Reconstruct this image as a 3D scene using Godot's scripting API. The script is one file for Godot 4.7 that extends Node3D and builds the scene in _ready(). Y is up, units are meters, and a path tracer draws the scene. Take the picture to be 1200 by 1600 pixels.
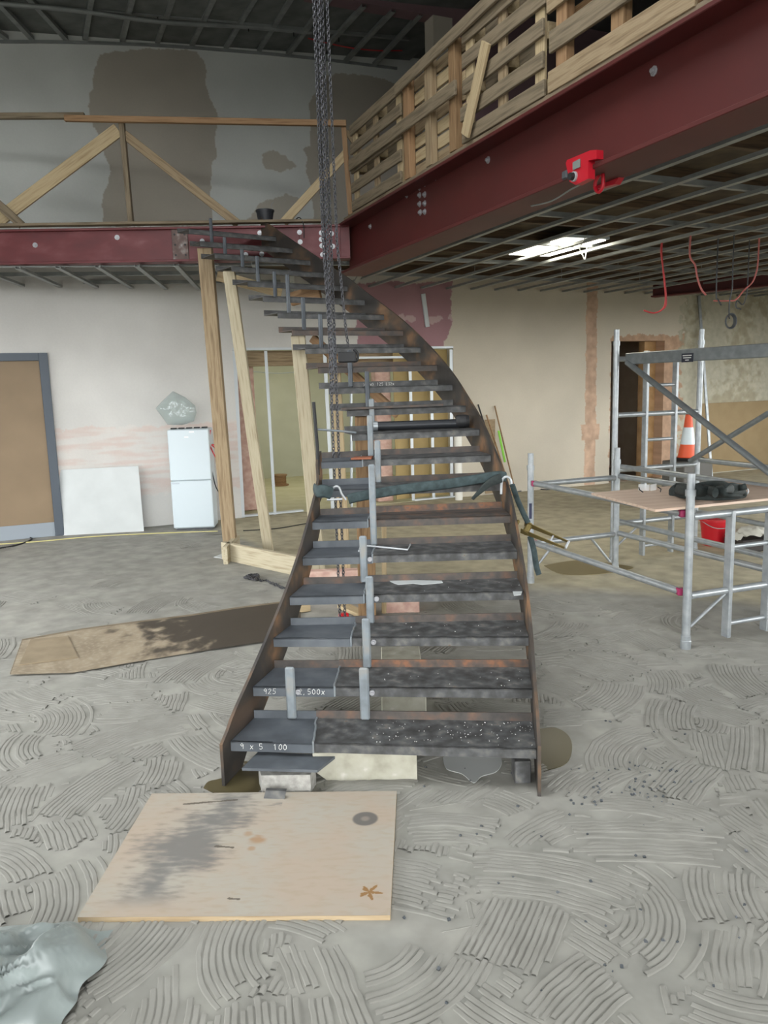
extends Node3D
# Building site: a half built curved steel stair rising to a mezzanine.

const FOCAL := 1240.0
const EYE := Vector3(0, 1.7, 0)
const PITCH := 0.15992
const ROLL := -0.0285
const WALL_TURN := 0.41451
const WALL_ORIGIN := Vector3(-1.5, 0, -10.556)
const BEAM_ORIGIN := Vector3(-0.37, 0, -8.49)
const BEAM_ALONG := Vector3(0.3756, 0, 0.9269)
const BEAM_OUT := Vector3(-0.9269, 0, 0.3756)
const WALL_FRONT_Z := 8.0

var cam_right: Vector3
var cam_up: Vector3
var cam_fwd: Vector3
var wall_along: Vector3
var wall_out: Vector3
var M := {}
var rng := RandomNumberGenerator.new()
var taken := {}
var bare_spots := []
var stud_s0: float
var stud_s1: float
var door_s0: float
var door_s1: float

# ------------------------------------------------------------------ geometry
class MB:
	var v := PackedVector3Array()
	var n := PackedVector3Array()
	var t := PackedVector2Array()
	var c := PackedColorArray()
	func tri(a: Vector3, b: Vector3, d: Vector3, na: Vector3, nb: Vector3, nd: Vector3) -> void:
		if (b - a).cross(d - a).dot(na + nb + nd) > 0.0:
			v.append(a); v.append(d); v.append(b)
			n.append(na); n.append(nd); n.append(nb)
		else:
			v.append(a); v.append(b); v.append(d)
			n.append(na); n.append(nb); n.append(nd)
	func quad(a: Vector3, b: Vector3, d: Vector3, e: Vector3, nn: Vector3) -> void:
		tri(a, b, d, nn, nn, nn); tri(a, d, e, nn, nn, nn)
	# a flat quad whose normal points away from a point inside
	func away(a: Vector3, b: Vector3, d: Vector3, e: Vector3, inside: Vector3) -> void:
		var nn := (b - a).cross(d - a)
		if nn.length() < 1e-12:
			nn = (d - a).cross(e - a)
		nn = nn.normalized()
		if nn.dot((a + b + d + e) * 0.25 - inside) < 0.0:
			nn = -nn
		quad(a, b, d, e, nn)
	func quad_uv(a: Vector3, b: Vector3, d: Vector3, e: Vector3, nn: Vector3, ua: Vector2, ub: Vector2, ud: Vector2, ue: Vector2) -> void:
		while t.size() < v.size():
			t.append(Vector2.ZERO)
		if (b - a).cross(d - a).dot(nn) > 0.0:
			for p in [[a, ua], [d, ud], [b, ub], [a, ua], [e, ue], [d, ud]]:
				v.append(p[0]); n.append(nn); t.append(p[1])
		else:
			for p in [[a, ua], [b, ub], [d, ud], [a, ua], [d, ud], [e, ue]]:
				v.append(p[0]); n.append(nn); t.append(p[1])
	func box(x: Transform3D, s: Vector3, bev := 0.0) -> void:
		var h := s * 0.5
		if bev <= 0.0:
			for ax in 3:
				for sg in [-1.0, 1.0]:
					var nn := Vector3.ZERO; nn[ax] = sg
					var u := Vector3.ZERO; u[(ax + 1) % 3] = h[(ax + 1) % 3]
					var w := Vector3.ZERO; w[(ax + 2) % 3] = h[(ax + 2) % 3]
					var o: Vector3 = nn * h[ax]
					quad(x * (o - u - w), x * (o + u - w), x * (o + u + w), x * (o - u + w), (x.basis * nn).normalized())
			return
		var g := h - Vector3(bev, bev, bev)
		for ax in 3:
			var a1 := (ax + 1) % 3
			var a2 := (ax + 2) % 3
			for sg in [-1.0, 1.0]:
				var nn := Vector3.ZERO; nn[ax] = sg
				var u := Vector3.ZERO; u[a1] = g[a1]
				var w := Vector3.ZERO; w[a2] = g[a2]
				var o: Vector3 = nn * h[ax]
				quad(x * (o - u - w), x * (o + u - w), x * (o + u + w), x * (o - u + w), (x.basis * nn).normalized())
			for s1 in [-1.0, 1.0]:
				for s2 in [-1.0, 1.0]:
					var p := Vector3.ZERO; p[a1] = s1 * h[a1]; p[a2] = s2 * g[a2]
					var q := Vector3.ZERO; q[a1] = s1 * g[a1]; q[a2] = s2 * h[a2]
					var l := Vector3.ZERO; l[ax] = g[ax]
					var nn := Vector3.ZERO; nn[a1] = s1; nn[a2] = s2
					quad(x * (p - l), x * (p + l), x * (q + l), x * (q - l), (x.basis * nn).normalized())
		for sx in [-1.0, 1.0]:
			for sy in [-1.0, 1.0]:
				for sz in [-1.0, 1.0]:
					var nn := (x.basis * Vector3(sx, sy, sz)).normalized()
					tri(x * Vector3(sx * h.x, sy * g.y, sz * g.z), x * Vector3(sx * g.x, sy * h.y, sz * g.z), x * Vector3(sx * g.x, sy * g.y, sz * h.z), nn, nn, nn)
	func ring(at: Vector3, e1: Vector3, e2: Vector3, r1: float, r2: float, sides: int) -> PackedVector3Array:
		var out := PackedVector3Array()
		for k in sides:
			var an := TAU * k / sides
			out.append(at + e1 * cos(an) * r1 + e2 * sin(an) * r2)
		return out
	# a swept round or flattened tube; rad a number or one per point; flat squashes the second axis
	func tube(pts: Array, rad, sides := 8, closed := false, flat := 1.0, side := Vector3.ZERO) -> void:
		var m := pts.size()
		var rings := []
		var norms := []
		var e1 := side
		for k in m:
			var p0: Vector3 = pts[(k - 1 + m) % m] if (closed or k > 0) else pts[k]
			var p1: Vector3 = pts[(k + 1) % m] if (closed or k < m - 1) else pts[k]
			var d: Vector3 = (p1 - p0).normalized()
			if e1 == Vector3.ZERO:
				e1 = d.cross(Vector3.UP)
				if e1.length() < 0.1:
					e1 = d.cross(Vector3.RIGHT)
			e1 = (e1 - d * e1.dot(d)).normalized()
			var e2 := d.cross(e1)
			var r: float = rad[k] if rad is Array else rad
			rings.append(ring(pts[k], e1, e2, r, r * flat, sides))
			var nn := PackedVector3Array()
			for j in sides:
				var an := TAU * j / sides
				nn.append((e1 * cos(an) * flat + e2 * sin(an)).normalized())
			norms.append(nn)
		var last := m if closed else m - 1
		for k in last:
			var k2 := (k + 1) % m
			for j in sides:
				var j2 := (j + 1) % sides
				tri(rings[k][j], rings[k2][j], rings[k2][j2], norms[k][j], norms[k2][j], norms[k2][j2])
				tri(rings[k][j], rings[k2][j2], rings[k][j2], norms[k][j], norms[k2][j2], norms[k][j2])
		if not closed:
			for e in [0, m - 1]:
				var q: Vector3 = pts[1] if e == 0 else pts[m - 2]
				var nn: Vector3 = (pts[e] - q).normalized()
				for j in range(1, sides - 1):
					tri(rings[e][0], rings[e][j], rings[e][j + 1], nn, nn, nn)
	func rod(a: Vector3, b: Vector3, r: float, sides := 12) -> void:
		tube([a, b], r, sides)
	# a flat outline (any winding, may be hollow sided) pushed along dir
	func prism(pts: Array, dir: Vector3) -> void:
		var m := pts.size()
		var nn := Vector3.ZERO
		for k in m:
			nn += (pts[k] as Vector3).cross(pts[(k + 1) % m])
		nn = nn.normalized()
		var e1: Vector3 = (pts[1] - pts[0]).normalized()
		var e2 := nn.cross(e1)
		var flat := PackedVector2Array()
		for p in pts:
			flat.append(Vector2((p - pts[0]).dot(e1), (p - pts[0]).dot(e2)))
		var idx := Geometry2D.triangulate_polygon(flat)
		var s := 1.0 if dir.dot(nn) > 0.0 else -1.0
		for k in range(0, idx.size(), 3):
			var a: Vector3 = pts[idx[k]]
			var b: Vector3 = pts[idx[k + 1]]
			var d: Vector3 = pts[idx[k + 2]]
			tri(a, b, d, -nn * s, -nn * s, -nn * s)
			tri(a + dir, b + dir, d + dir, nn * s, nn * s, nn * s)
		for k in m:
			var a: Vector3 = pts[k]
			var b: Vector3 = pts[(k + 1) % m]
			var o := (b - a).cross(nn).normalized()
			quad(a, b, b + dir, a + dir, o)
	# profile of (radius, height) spun about the y axis of x
	func lathe(prof: Array, x: Transform3D, sides := 20) -> void:
		for k in prof.size() - 1:
			var p: Vector2 = prof[k]
			var q: Vector2 = prof[k + 1]
			var sl := Vector2(q.y - p.y, p.x - q.x).normalized()
			for j in sides:
				var a := TAU * j / sides
				var b := TAU * (j + 1) / sides
				var da := Vector3(cos(a), 0, sin(a))
				var db := Vector3(cos(b), 0, sin(b))
				var na := (x.basis * (da * sl.x + Vector3(0, sl.y, 0))).normalized()
				var nb := (x.basis * (db * sl.x + Vector3(0, sl.y, 0))).normalized()
				var p1 := x * (da * p.x + Vector3(0, p.y, 0))
				var p2 := x * (db * p.x + Vector3(0, p.y, 0))
				var q1 := x * (da * q.x + Vector3(0, q.y, 0))
				var q2 := x * (db * q.x + Vector3(0, q.y, 0))
				tri(p1, q1, q2, na, na, nb)
				tri(p1, q2, p2, na, nb, nb)
	# a smooth sheet through rows of points
	func sheet(rows: Array) -> void:
		var nr := rows.size()
		var nc: int = rows[0].size()
		var nm := []
		for i in nr:
			var line := []
			for j in nc:
				var du: Vector3 = rows[i][mini(j + 1, nc - 1)] - rows[i][maxi(j - 1, 0)]
				var dv: Vector3 = rows[mini(i + 1, nr - 1)][j] - rows[maxi(i - 1, 0)][j]
				line.append(dv.cross(du).normalized())
			nm.append(line)
		for i in nr - 1:
			for j in nc - 1:
				tri(rows[i][j], rows[i][j + 1], rows[i + 1][j + 1], nm[i][j], nm[i][j + 1], nm[i + 1][j + 1])
				tri(rows[i][j], rows[i + 1][j + 1], rows[i + 1][j], nm[i][j], nm[i + 1][j + 1], nm[i + 1][j])
	func mesh() -> ArrayMesh:
		var arr := []
		arr.resize(Mesh.ARRAY_MAX)
		arr[Mesh.ARRAY_VERTEX] = v
		arr[Mesh.ARRAY_NORMAL] = n
		if t.size() > 0:
			while t.size() < v.size():
				t.append(Vector2.ZERO)
			arr[Mesh.ARRAY_TEX_UV] = t
		if c.size() == v.size() and c.size() > 0:
			arr[Mesh.ARRAY_COLOR] = c
		var am := ArrayMesh.new()
		am.add_surface_from_arrays(Mesh.PRIMITIVE_TRIANGLES, arr)
		return am

# ------------------------------------------------------------------ scene helpers
func numbered(called: String) -> String:
	if not taken.has(called):
		taken[called] = 0
		return called
	taken[called] += 1
	return "%s_%03d" % [called, taken[called]]

func world_of(o: Node) -> Transform3D:
	var g := Transform3D.IDENTITY
	var p := o
	while p != null and p != self:
		g = (p as Node3D).transform * g
		p = p.get_parent()
	return g

func tag(o: Node, label: String, category: String, group := "", kind := "") -> Node:
	o.set_meta("label", label)
	o.set_meta("category", category)
	if group != "":
		o.set_meta("group", group)
	if kind != "":
		o.set_meta("kind", kind)
	return o

func thing(called: String, label: String, category: String, at := Vector3.ZERO, group := "") -> Node3D:
	var o := Node3D.new()
	o.name = numbered(called)
	add_child(o)
	o.position = at
	tag(o, label, category, group)
	return o

# commits a builder holding world positions as one mesh under parent
func part(mb, called: String, m: Material, parent: Node = self, at := Transform3D.IDENTITY) -> MeshInstance3D:
	var o := MeshInstance3D.new()
	o.mesh = mb.mesh() if mb is MB else mb
	o.material_override = m
	o.cast_shadow = GeometryInstance3D.SHADOW_CASTING_SETTING_ON
	if parent == self:
		o.name = numbered(called)
	else:
		o.name = called
	parent.add_child(o, true)
	o.transform = world_of(parent).affine_inverse() * at if parent != self else at
	return o

func structure(mb, called: String, m: Material) -> MeshInstance3D:
	var o := part(mb, called, m)
	o.set_meta("kind", "structure")
	return o

# a basis whose x runs along dir, y as near up as can be
func along(dir: Vector3, up := Vector3.UP) -> Basis:
	var x := dir.normalized()
	var z := x.cross(up)
	if z.length() < 0.05:
		z = x.cross(Vector3.BACK)
	z = z.normalized()
	return Basis(x, z.cross(x), z)

# a length of sawn timber or bar from a to b: own local frame, grain along x
func timber(a: Vector3, b: Vector3, high: float, wide: float, m: Material, called: String, parent: Node = self, up := Vector3.UP, bev := 0.003) -> MeshInstance3D:
	var mb := MB.new()
	mb.box(Transform3D.IDENTITY, Vector3(a.distance_to(b), high, wide), bev)
	return part(mb, called, m, parent, Transform3D(along(b - a, up), (a + b) * 0.5))

func ray(px: float, py: float) -> Vector3:
	return cam_fwd + cam_right * ((px - 600.0) / FOCAL) - cam_up * ((py - 800.0) / FOCAL)

func on_plane(px: float, py: float, at: Vector3, nn: Vector3) -> Vector3:
	var d := ray(px, py)
	return EYE + d * ((at - EYE).dot(nn) / d.dot(nn))

func on_y(px: float, py: float, y: float) -> Vector3:
	return on_plane(px, py, Vector3(0, y, 0), Vector3.UP)

func on_z(px: float, py: float, z: float) -> Vector3:
	return on_plane(px, py, Vector3(0, 0, z), Vector3.BACK)

func seen_at(p: Vector3) -> Vector2:
	var d := p - EYE
	var z := d.dot(cam_fwd)
	return Vector2(600.0 + FOCAL * d.dot(cam_right) / z, 800.0 - FOCAL * d.dot(cam_up) / z)

# wall coordinates: s along the back wall, y up, o out into the room
func W(s: float, y: float, o := 0.0) -> Vector3:
	return WALL_ORIGIN + wall_along * s + Vector3(0, y, 0) + wall_out * o

func on_wall(px: float, py: float, o := 0.0) -> Vector3:
	return on_plane(px, py, WALL_ORIGIN + wall_out * o, wall_out)

func wall_sy(px: float, py: float) -> Vector2:
	var p := on_wall(px, py)
	return Vector2((p - WALL_ORIGIN).dot(wall_along), p.y)

# coordinates of the long red beam: t towards the camera, y up, o out over the void
func BM(t: float, y: float, o := 0.0) -> Vector3:
	return BEAM_ORIGIN + BEAM_ALONG * t + Vector3(0, y, 0) + BEAM_OUT * o

func wall_box(mb: MB, s0: float, s1: float, y0: float, y1: float, o0: float, o1: float, bev := 0.0) -> void:
	mb.box(Transform3D(Basis(wall_along, Vector3.UP, wall_out), W((s0 + s1) * 0.5, (y0 + y1) * 0.5, (o0 + o1) * 0.5)), Vector3(s1 - s0, y1 - y0, o1 - o0), bev)

func curve(pts: Array, steps := 6) -> Array:
	var out := []
	for k in pts.size() - 1:
		var p0: Vector3 = pts[maxi(k - 1, 0)]
		var p1: Vector3 = pts[k]
		var p2: Vector3 = pts[k + 1]
		var p3: Vector3 = pts[mini(k + 2, pts.size() - 1)]
		for j in steps:
			out.append(p1.cubic_interpolate(p2, p0, p3, float(j) / steps))
	out.append(pts[-1])
	return out

func cable(pts: Array, r: float, m: Material, called: String, label: String, category := "cable", group := "") -> MeshInstance3D:
	var mb := MB.new()
	mb.tube(curve(pts, 6), r, 6)
	var o := part(mb, called, m)
	tag(o, label, category, group)
	return o

# ------------------------------------------------------------------ materials
func noise(seed_: int, freq: float, octaves := 4, type := FastNoiseLite.TYPE_SIMPLEX_SMOOTH) -> FastNoiseLite:
	var f := FastNoiseLite.new()
	f.seed = seed_
	f.frequency = freq
	f.noise_type = type
	f.fractal_octaves = octaves
	return f

func noise_tex(seed_: int, freq: float, stops: Array, size := 256, octaves := 4) -> NoiseTexture2D:
	var x := NoiseTexture2D.new()
	x.width = size
	x.height = size
	x.seamless = true
	x.noise = noise(seed_, freq, octaves)
	var g := Gradient.new()
	var off := PackedFloat32Array()
	var col := PackedColorArray()
	for s in stops:
		off.append(s[0]); col.append(s[1])
	g.offsets = off
	g.colors = col
	x.color_ramp = g
	return x

func grey_tex(seed_: int, freq: float, size := 256, octaves := 4) -> NoiseTexture2D:
	return noise_tex(seed_, freq, [[0.0, Color.BLACK], [1.0, Color.WHITE]], size, octaves)

func plain(c: Color, rough := 0.6, metal := 0.0) -> StandardMaterial3D:
	var m := StandardMaterial3D.new()
	m.albedo_color = c
	m.roughness = rough
	m.metallic = metal
	return m

# mottled material from colour stops over seamless noise, mapped by position
func mottled(seed_: int, stops: Array, rough: float, scale: Vector3, metal := 0.0, relief := 0.0, in_world := true, freq := 0.02, octaves := 5) -> StandardMaterial3D:
	var m := plain(Color.WHITE, rough, metal)
	m.albedo_texture = noise_tex(seed_, freq, stops, 256, octaves)
	m.uv1_triplanar = true
	m.uv1_world_triplanar = in_world
	m.uv1_scale = scale
	if relief > 0.0:
		m.heightmap_enabled = true
		m.heightmap_texture = grey_tex(seed_ + 50, freq * 1.6)
		m.heightmap_scale = relief
	return m

func wood(seed_: int, pale: Color, mid: Color, dark: Color, rough := 0.75) -> StandardMaterial3D:
	return mottled(seed_, [[0.0, dark], [0.35, mid], [0.6, pale], [1.0, mid]], rough, Vector3(0.5, 8.0, 8.0), 0.0, 0.0, false, 0.015, 5)

func srgb(r: int, g: int, b: int) -> Color:
	return Color8(r, g, b)

func make_materials() -> void:
	M.steel = mottled(11, [[0.0, srgb(50, 49, 48)], [0.4, srgb(70, 70, 70)], [0.6, srgb(82, 83, 84)], [0.78, srgb(98, 97, 95)], [0.9, srgb(112, 110, 106)], [1.0, srgb(102, 78, 60)]], 0.62, Vector3(2.0, 2.0, 2.0), 0.1, 0.02)
	M.steel_blue = mottled(12, [[0.0, srgb(66, 70, 75)], [0.5, srgb(84, 89, 95)], [1.0, srgb(104, 108, 112)]], 0.6, Vector3(0.8, 0.8, 0.8), 0.1)
	M.steel_rust = mottled(13, [[0.0, srgb(60, 57, 56)], [0.5, srgb(80, 74, 70)], [0.8, srgb(100, 80, 69)], [1.0, srgb(112, 88, 72)]], 0.66, Vector3(1.8, 1.8, 1.8), 0.05)
	M.rust = mottled(36, [[0.0, srgb(62, 57, 54)], [0.4, srgb(80, 71, 66)], [0.65, srgb(104, 79, 64)], [0.85, srgb(132, 88, 62)], [1.0, srgb(92, 84, 78)]], 0.7, Vector3(2.2, 2.2, 2.2))
	M.stringer = mottled(14, [[0.0, srgb(44, 41, 39)], [0.5, srgb(64, 60, 57)], [0.68, srgb(92, 76, 62)], [0.85, srgb(140, 104, 74)], [1.0, srgb(150, 120, 90)]], 0.55, Vector3(0.55, 0.55, 0.55), 0.25, 0.02)
	M.bar = mottled(15, [[0.0, srgb(108, 114, 118)], [0.5, srgb(128, 136, 142)], [1.0, srgb(144, 140, 132)]], 0.5, Vector3(1.5, 1.5, 1.5), 0.2)
	M.galv = mottled(16, [[0.0, srgb(140, 146, 150)], [0.5, srgb(160, 165, 168)], [1.0, srgb(180, 183, 185)]], 0.36, Vector3(2, 2, 2), 0.5)
	M.stud = plain(srgb(196, 202, 206), 0.35, 0.25)
	M.galv_dull = mottled(35, [[0.0, srgb(104, 109, 111)], [0.5, srgb(120, 125, 127)], [1.0, srgb(138, 142, 143)]], 0.45, Vector3(2, 2, 2), 0.3)
	M.channel = mottled(17, [[0.0, srgb(128, 132, 130)], [1.0, srgb(160, 163, 161)]], 0.5, Vector3(1, 1, 1), 0.35)
	M.red = mottled(18, [[0.0, srgb(76, 27, 25)], [0.5, srgb(82, 29, 27)], [1.0, srgb(90, 35, 32)]], 0.55, Vector3(0.35, 0.35, 0.35), 0.0, 0.01)
	M.red_worn = mottled(19, [[0.0, srgb(88, 32, 36)], [0.5, srgb(102, 38, 42)], [0.75, srgb(112, 52, 56)], [1.0, srgb(132, 84, 84)]], 0.5, Vector3(0.4, 0.8, 0.4))
	M.bolt = plain(srgb(168, 168, 172), 0.4, 0.5)
	M.pine = wood(20, srgb(184, 165, 131), srgb(173, 153, 119), srgb(151, 129, 96))
	M.pine_orange = wood(21, srgb(156, 124, 91), srgb(144, 112, 80), srgb(121, 90, 62))
	M.pine_grey = wood(22, srgb(132, 118, 97), srgb(117, 104, 84), srgb(94, 83, 66))
	M.post_brown = wood(23, srgb(156, 137, 109), srgb(140, 120, 93), srgb(113, 95, 71))
	M.post_pale = wood(24, srgb(184, 174, 150), srgb(172, 161, 136), srgb(146, 132, 108))
	M.prop = wood(25, srgb(146, 117, 84), srgb(126, 98, 68), srgb(92, 69, 46))
	M.ply_edge = wood(26, srgb(178, 158, 128), srgb(166, 145, 114), srgb(146, 124, 94))
	M.ply_deck = wood(27, srgb(206, 184, 166), srgb(194, 168, 148), srgb(176, 148, 128), 0.6)
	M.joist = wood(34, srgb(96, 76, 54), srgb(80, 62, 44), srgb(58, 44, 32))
	M.black = plain(srgb(28, 28, 30), 0.6)
	M.dark_grey = plain(srgb(72, 76, 80), 0.5)
	M.red_plastic = plain(srgb(190, 24, 36), 0.35)
	M.red_paint = plain(srgb(180, 16, 36), 0.4)
	M.chain = plain(srgb(84, 84, 88), 0.38, 0.6)
	M.white_gloss = plain(srgb(198, 209, 215), 0.25)
	M.white_board = mottled(28, [[0.0, srgb(184, 188, 188)], [1.0, srgb(196, 200, 200)]], 0.6, Vector3(0.5, 0.5, 0.5))
	M.chalk = plain(srgb(216, 216, 212), 0.9)
	M.concrete = mottled(29, [[0.0, srgb(128, 126, 121)], [0.5, srgb(154, 152, 147)], [1.0, srgb(176, 174, 168)]], 0.9, Vector3(4, 4, 4), 0.0, 0.2)
	M.cream_block = mottled(30, [[0.0, srgb(140, 137, 122)], [0.5, srgb(164, 161, 146)], [0.8, srgb(172, 169, 156)], [1.0, srgb(200, 198, 190)]], 0.8, Vector3(1.5, 1.5, 1.5))
	M.pink_board = mottled(31, [[0.0, srgb(176, 140, 128)], [0.5, srgb(198, 164, 150)], [1.0, srgb(214, 190, 178)]], 0.85, Vector3(1.5, 1.5, 1.5))
	M.strap = mottled(32, [[0.0, srgb(36, 48, 50)], [0.5, srgb(52, 66, 68)], [1.0, srgb(70, 84, 86)]], 0.8, Vector3(3, 3, 3))
	M.strap_dark = mottled(33, [[0.0, srgb(30, 36, 36)], [1.0, srgb(56, 64, 62)]], 0.85, Vector3(4, 4, 4))
	M.brass = plain(srgb(128, 112, 66), 0.5, 0.4)
	M.chrome = plain(srgb(176, 179, 182), 0.45, 0.4)
	M.red_wire = plain(srgb(206, 70, 74), 0.5)
	M.pink_wire = plain(srgb(206, 120, 116), 0.5)

# ------------------------------------------------------------------ build
func _ready() -> void:
	rng.seed = 7
	wall_along = Vector3(cos(WALL_TURN), 0, -sin(WALL_TURN))
	wall_out = Vector3(sin(WALL_TURN), 0, cos(WALL_TURN))
	set_camera()
	set_light()
	stud_s0 = wall_sy(363, 545).x
	stud_s1 = wall_sy(708, 545).x
	door_s0 = wall_sy(955, 560).x
	door_s1 = wall_sy(1038, 560).x
	make_materials()
	build_shell()
	build_beams()
	build_stair()
	build_grids()
	build_openings()
	build_guards()
	build_props()
	build_scaffold()
	build_left_side()
	build_floor_things()
	build_stair_things()
	build_right_side()

func set_camera() -> void:
	var r := Vector3.RIGHT
	var u := Vector3(0, cos(PITCH), -sin(PITCH))
	cam_fwd = Vector3(0, -sin(PITCH), -cos(PITCH))
	cam_right = r * cos(ROLL) + u * sin(ROLL)
	cam_up = -r * sin(ROLL) + u * cos(ROLL)
	var cam := Camera3D.new()
	cam.name = "camera"
	cam.fov = rad_to_deg(2.0 * atan(800.0 / FOCAL))
	cam.near = 0.05
	cam.far = 200.0
	add_child(cam)
	cam.transform = Transform3D(Basis(cam_right, cam_up, -cam_fwd), EYE)
	cam.current = true

func set_light() -> void:
	var env := Environment.new()
	env.background_mode = Environment.BG_SKY
	var sky := Sky.new()
	var sm := ProceduralSkyMaterial.new()
	sm.sky_top_color = Color(0.97, 0.985, 0.99)
	sm.sky_horizon_color = Color(0.985, 0.99, 0.985)
	sm.ground_horizon_color = Color(0.62, 0.64, 0.64)
	sm.ground_bottom_color = Color(0.42, 0.43, 0.42)
	sm.sky_energy_multiplier = 3.0
	sm.ground_energy_multiplier = 1.6
	sky.sky_material = sm
	env.sky = sky
	env.tonemap_mode = Environment.TONE_MAPPER_LINEAR
	env.tonemap_exposure = 0.79
	env.sdfgi_enabled = true
	env.ssao_enabled = true
	env.ssil_enabled = true
	var we := WorldEnvironment.new()
	we.name = "world_environment"
	we.environment = env
	add_child(we)

# ------------------------------------------------------------------ the shell
const LOW_CEILING := 3.04
const DECK := 3.34

func build_shell() -> void:
	build_floor()
	build_back_wall()
	# side and front walls, roof, mezzanine deck
	var plaster := mottled(40, [[0.0, srgb(188, 186, 180)], [1.0, srgb(206, 204, 198)]], 0.9, Vector3(0.3, 0.3, 0.3))
	# left wall with an unseen strip of windows, added to brighten the far floor
	var mb := MB.new()
	mb.box(Transform3D(Basis.IDENTITY, Vector3(-6.6, 4.75, 0.0)), Vector3(0.2, 3.3, 16.8))
	mb.box(Transform3D(Basis.IDENTITY, Vector3(-6.6, 0.3, 0.0)), Vector3(0.2, 0.6, 16.8))
	mb.box(Transform3D(Basis.IDENTITY, Vector3(-6.6, 1.85, -7.9)), Vector3(0.2, 2.5, 1.0))
	mb.box(Transform3D(Basis.IDENTITY, Vector3(-6.6, 1.85, 5.4)), Vector3(0.2, 2.5, 6.0))
	structure(mb, "wall_left", plaster)
	# right wall; its unseen windows are added to light the far right side
	mb = MB.new()
	mb.box(Transform3D(Basis.IDENTITY, Vector3(9.1, 4.6, -3.5)), Vector3(0.2, 3.6, 23.6))
	mb.box(Transform3D(Basis.IDENTITY, Vector3(9.1, 0.4, -3.5)), Vector3(0.2, 0.8, 23.6))
	mb.box(Transform3D(Basis.IDENTITY, Vector3(9.1, 1.8, -13.65)), Vector3(0.2, 2.0, 3.3))
	mb.box(Transform3D(Basis.IDENTITY, Vector3(9.1, 1.8, 5.15)), Vector3(0.2, 2.0, 6.3))
	structure(mb, "wall_right", plaster)
	# front wall behind the camera: glazed at ground level, five bays
	mb = MB.new()
	mb.box(Transform3D(Basis.IDENTITY, Vector3(1.25, 5.95, WALL_FRONT_Z + 0.15)), Vector3(15.9, 0.9, 0.3))
	mb.box(Transform3D(Basis.IDENTITY, Vector3(1.25, 0.05, WALL_FRONT_Z + 0.15)), Vector3(15.9, 0.1, 0.3))
	mb.box(Transform3D(Basis.IDENTITY, Vector3(-6.4, 2.8, WALL_FRONT_Z + 0.15)), Vector3(0.6, 5.4, 0.3))
	mb.box(Transform3D(Basis.IDENTITY, Vector3(8.9, 2.8, WALL_FRONT_Z + 0.15)), Vector3(0.6, 5.4, 0.3))
	structure(mb, "wall_front", plaster)
	mb = MB.new()
	for k in 7:
		mb.box(Transform3D(Basis.IDENTITY, Vector3(-6.1 + k * 2.45, 2.8, WALL_FRONT_Z + 0.15)), Vector3(0.08, 5.4, 0.12))
	structure(mb, "window_1", M.dark_grey)
	mb = MB.new()
	for k in 6:
		mb.box(Transform3D(Basis.IDENTITY, Vector3(-6.6, 1.85, -7.4 + k * 1.96)), Vector3(0.1, 2.5, 0.07))
	structure(mb, "added_window_2", M.dark_grey)  # mullions of the strip added in the left wall for its light
	mb = MB.new()
	for k in 8:
		mb.box(Transform3D(Basis.IDENTITY, Vector3(9.1, 1.8, -12.0 + k * 2.0)), Vector3(0.1, 2.0, 0.07))
	structure(mb, "added_window_3", M.dark_grey)  # mullions of the openings added in the right wall for their light
	mb = MB.new()
	# roof with a rooflight over the void, unseen, added to light treads from above
	mb.box(Transform3D(Basis.IDENTITY, Vector3(1.25, 6.15, -9.9)), Vector3(15.9, 0.3, 11.0))
	mb.box(Transform3D(Basis.IDENTITY, Vector3(1.25, 6.15, 3.2)), Vector3(15.9, 0.3, 10.4))
	mb.box(Transform3D(Basis.IDENTITY, Vector3(-4.85, 6.15, -3.2)), Vector3(3.7, 0.3, 2.4))
	mb.box(Transform3D(Basis.IDENTITY, Vector3(4.8, 6.15, -3.2)), Vector3(8.8, 0.3, 2.4))
	structure(mb, "ceiling", mottled(41, [[0.0, srgb(84, 86, 84)], [1.0, srgb(112, 114, 111)]], 0.9, Vector3(0.4, 0.4, 0.4)))
	# mezzanine deck: an L round the void
	var corner := Vector3(-0.37, 0, -8.55)
	var rim := [Vector3(-6.5, 3.2, -8.2), Vector3(corner.x + 0.1, 3.2, corner.z - 0.05), BM(13.6, 3.2, -0.17), Vector3(9.0, 3.2, 4.12), Vector3(9.0, 3.2, -15.5), W(-5.5, 3.2, 0.0)]
	mb = MB.new()
	mb.prism(rim, Vector3(0, DECK - 3.2 - 0.012, 0))
	structure(mb, "floor_mezzanine", mottled(42, [[0.0, srgb(58, 48, 38)], [0.5, srgb(78, 66, 50)], [1.0, srgb(100, 86, 62)]], 0.85, Vector3(0.6, 0.6, 0.6)))
	build_upper_room()

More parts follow.
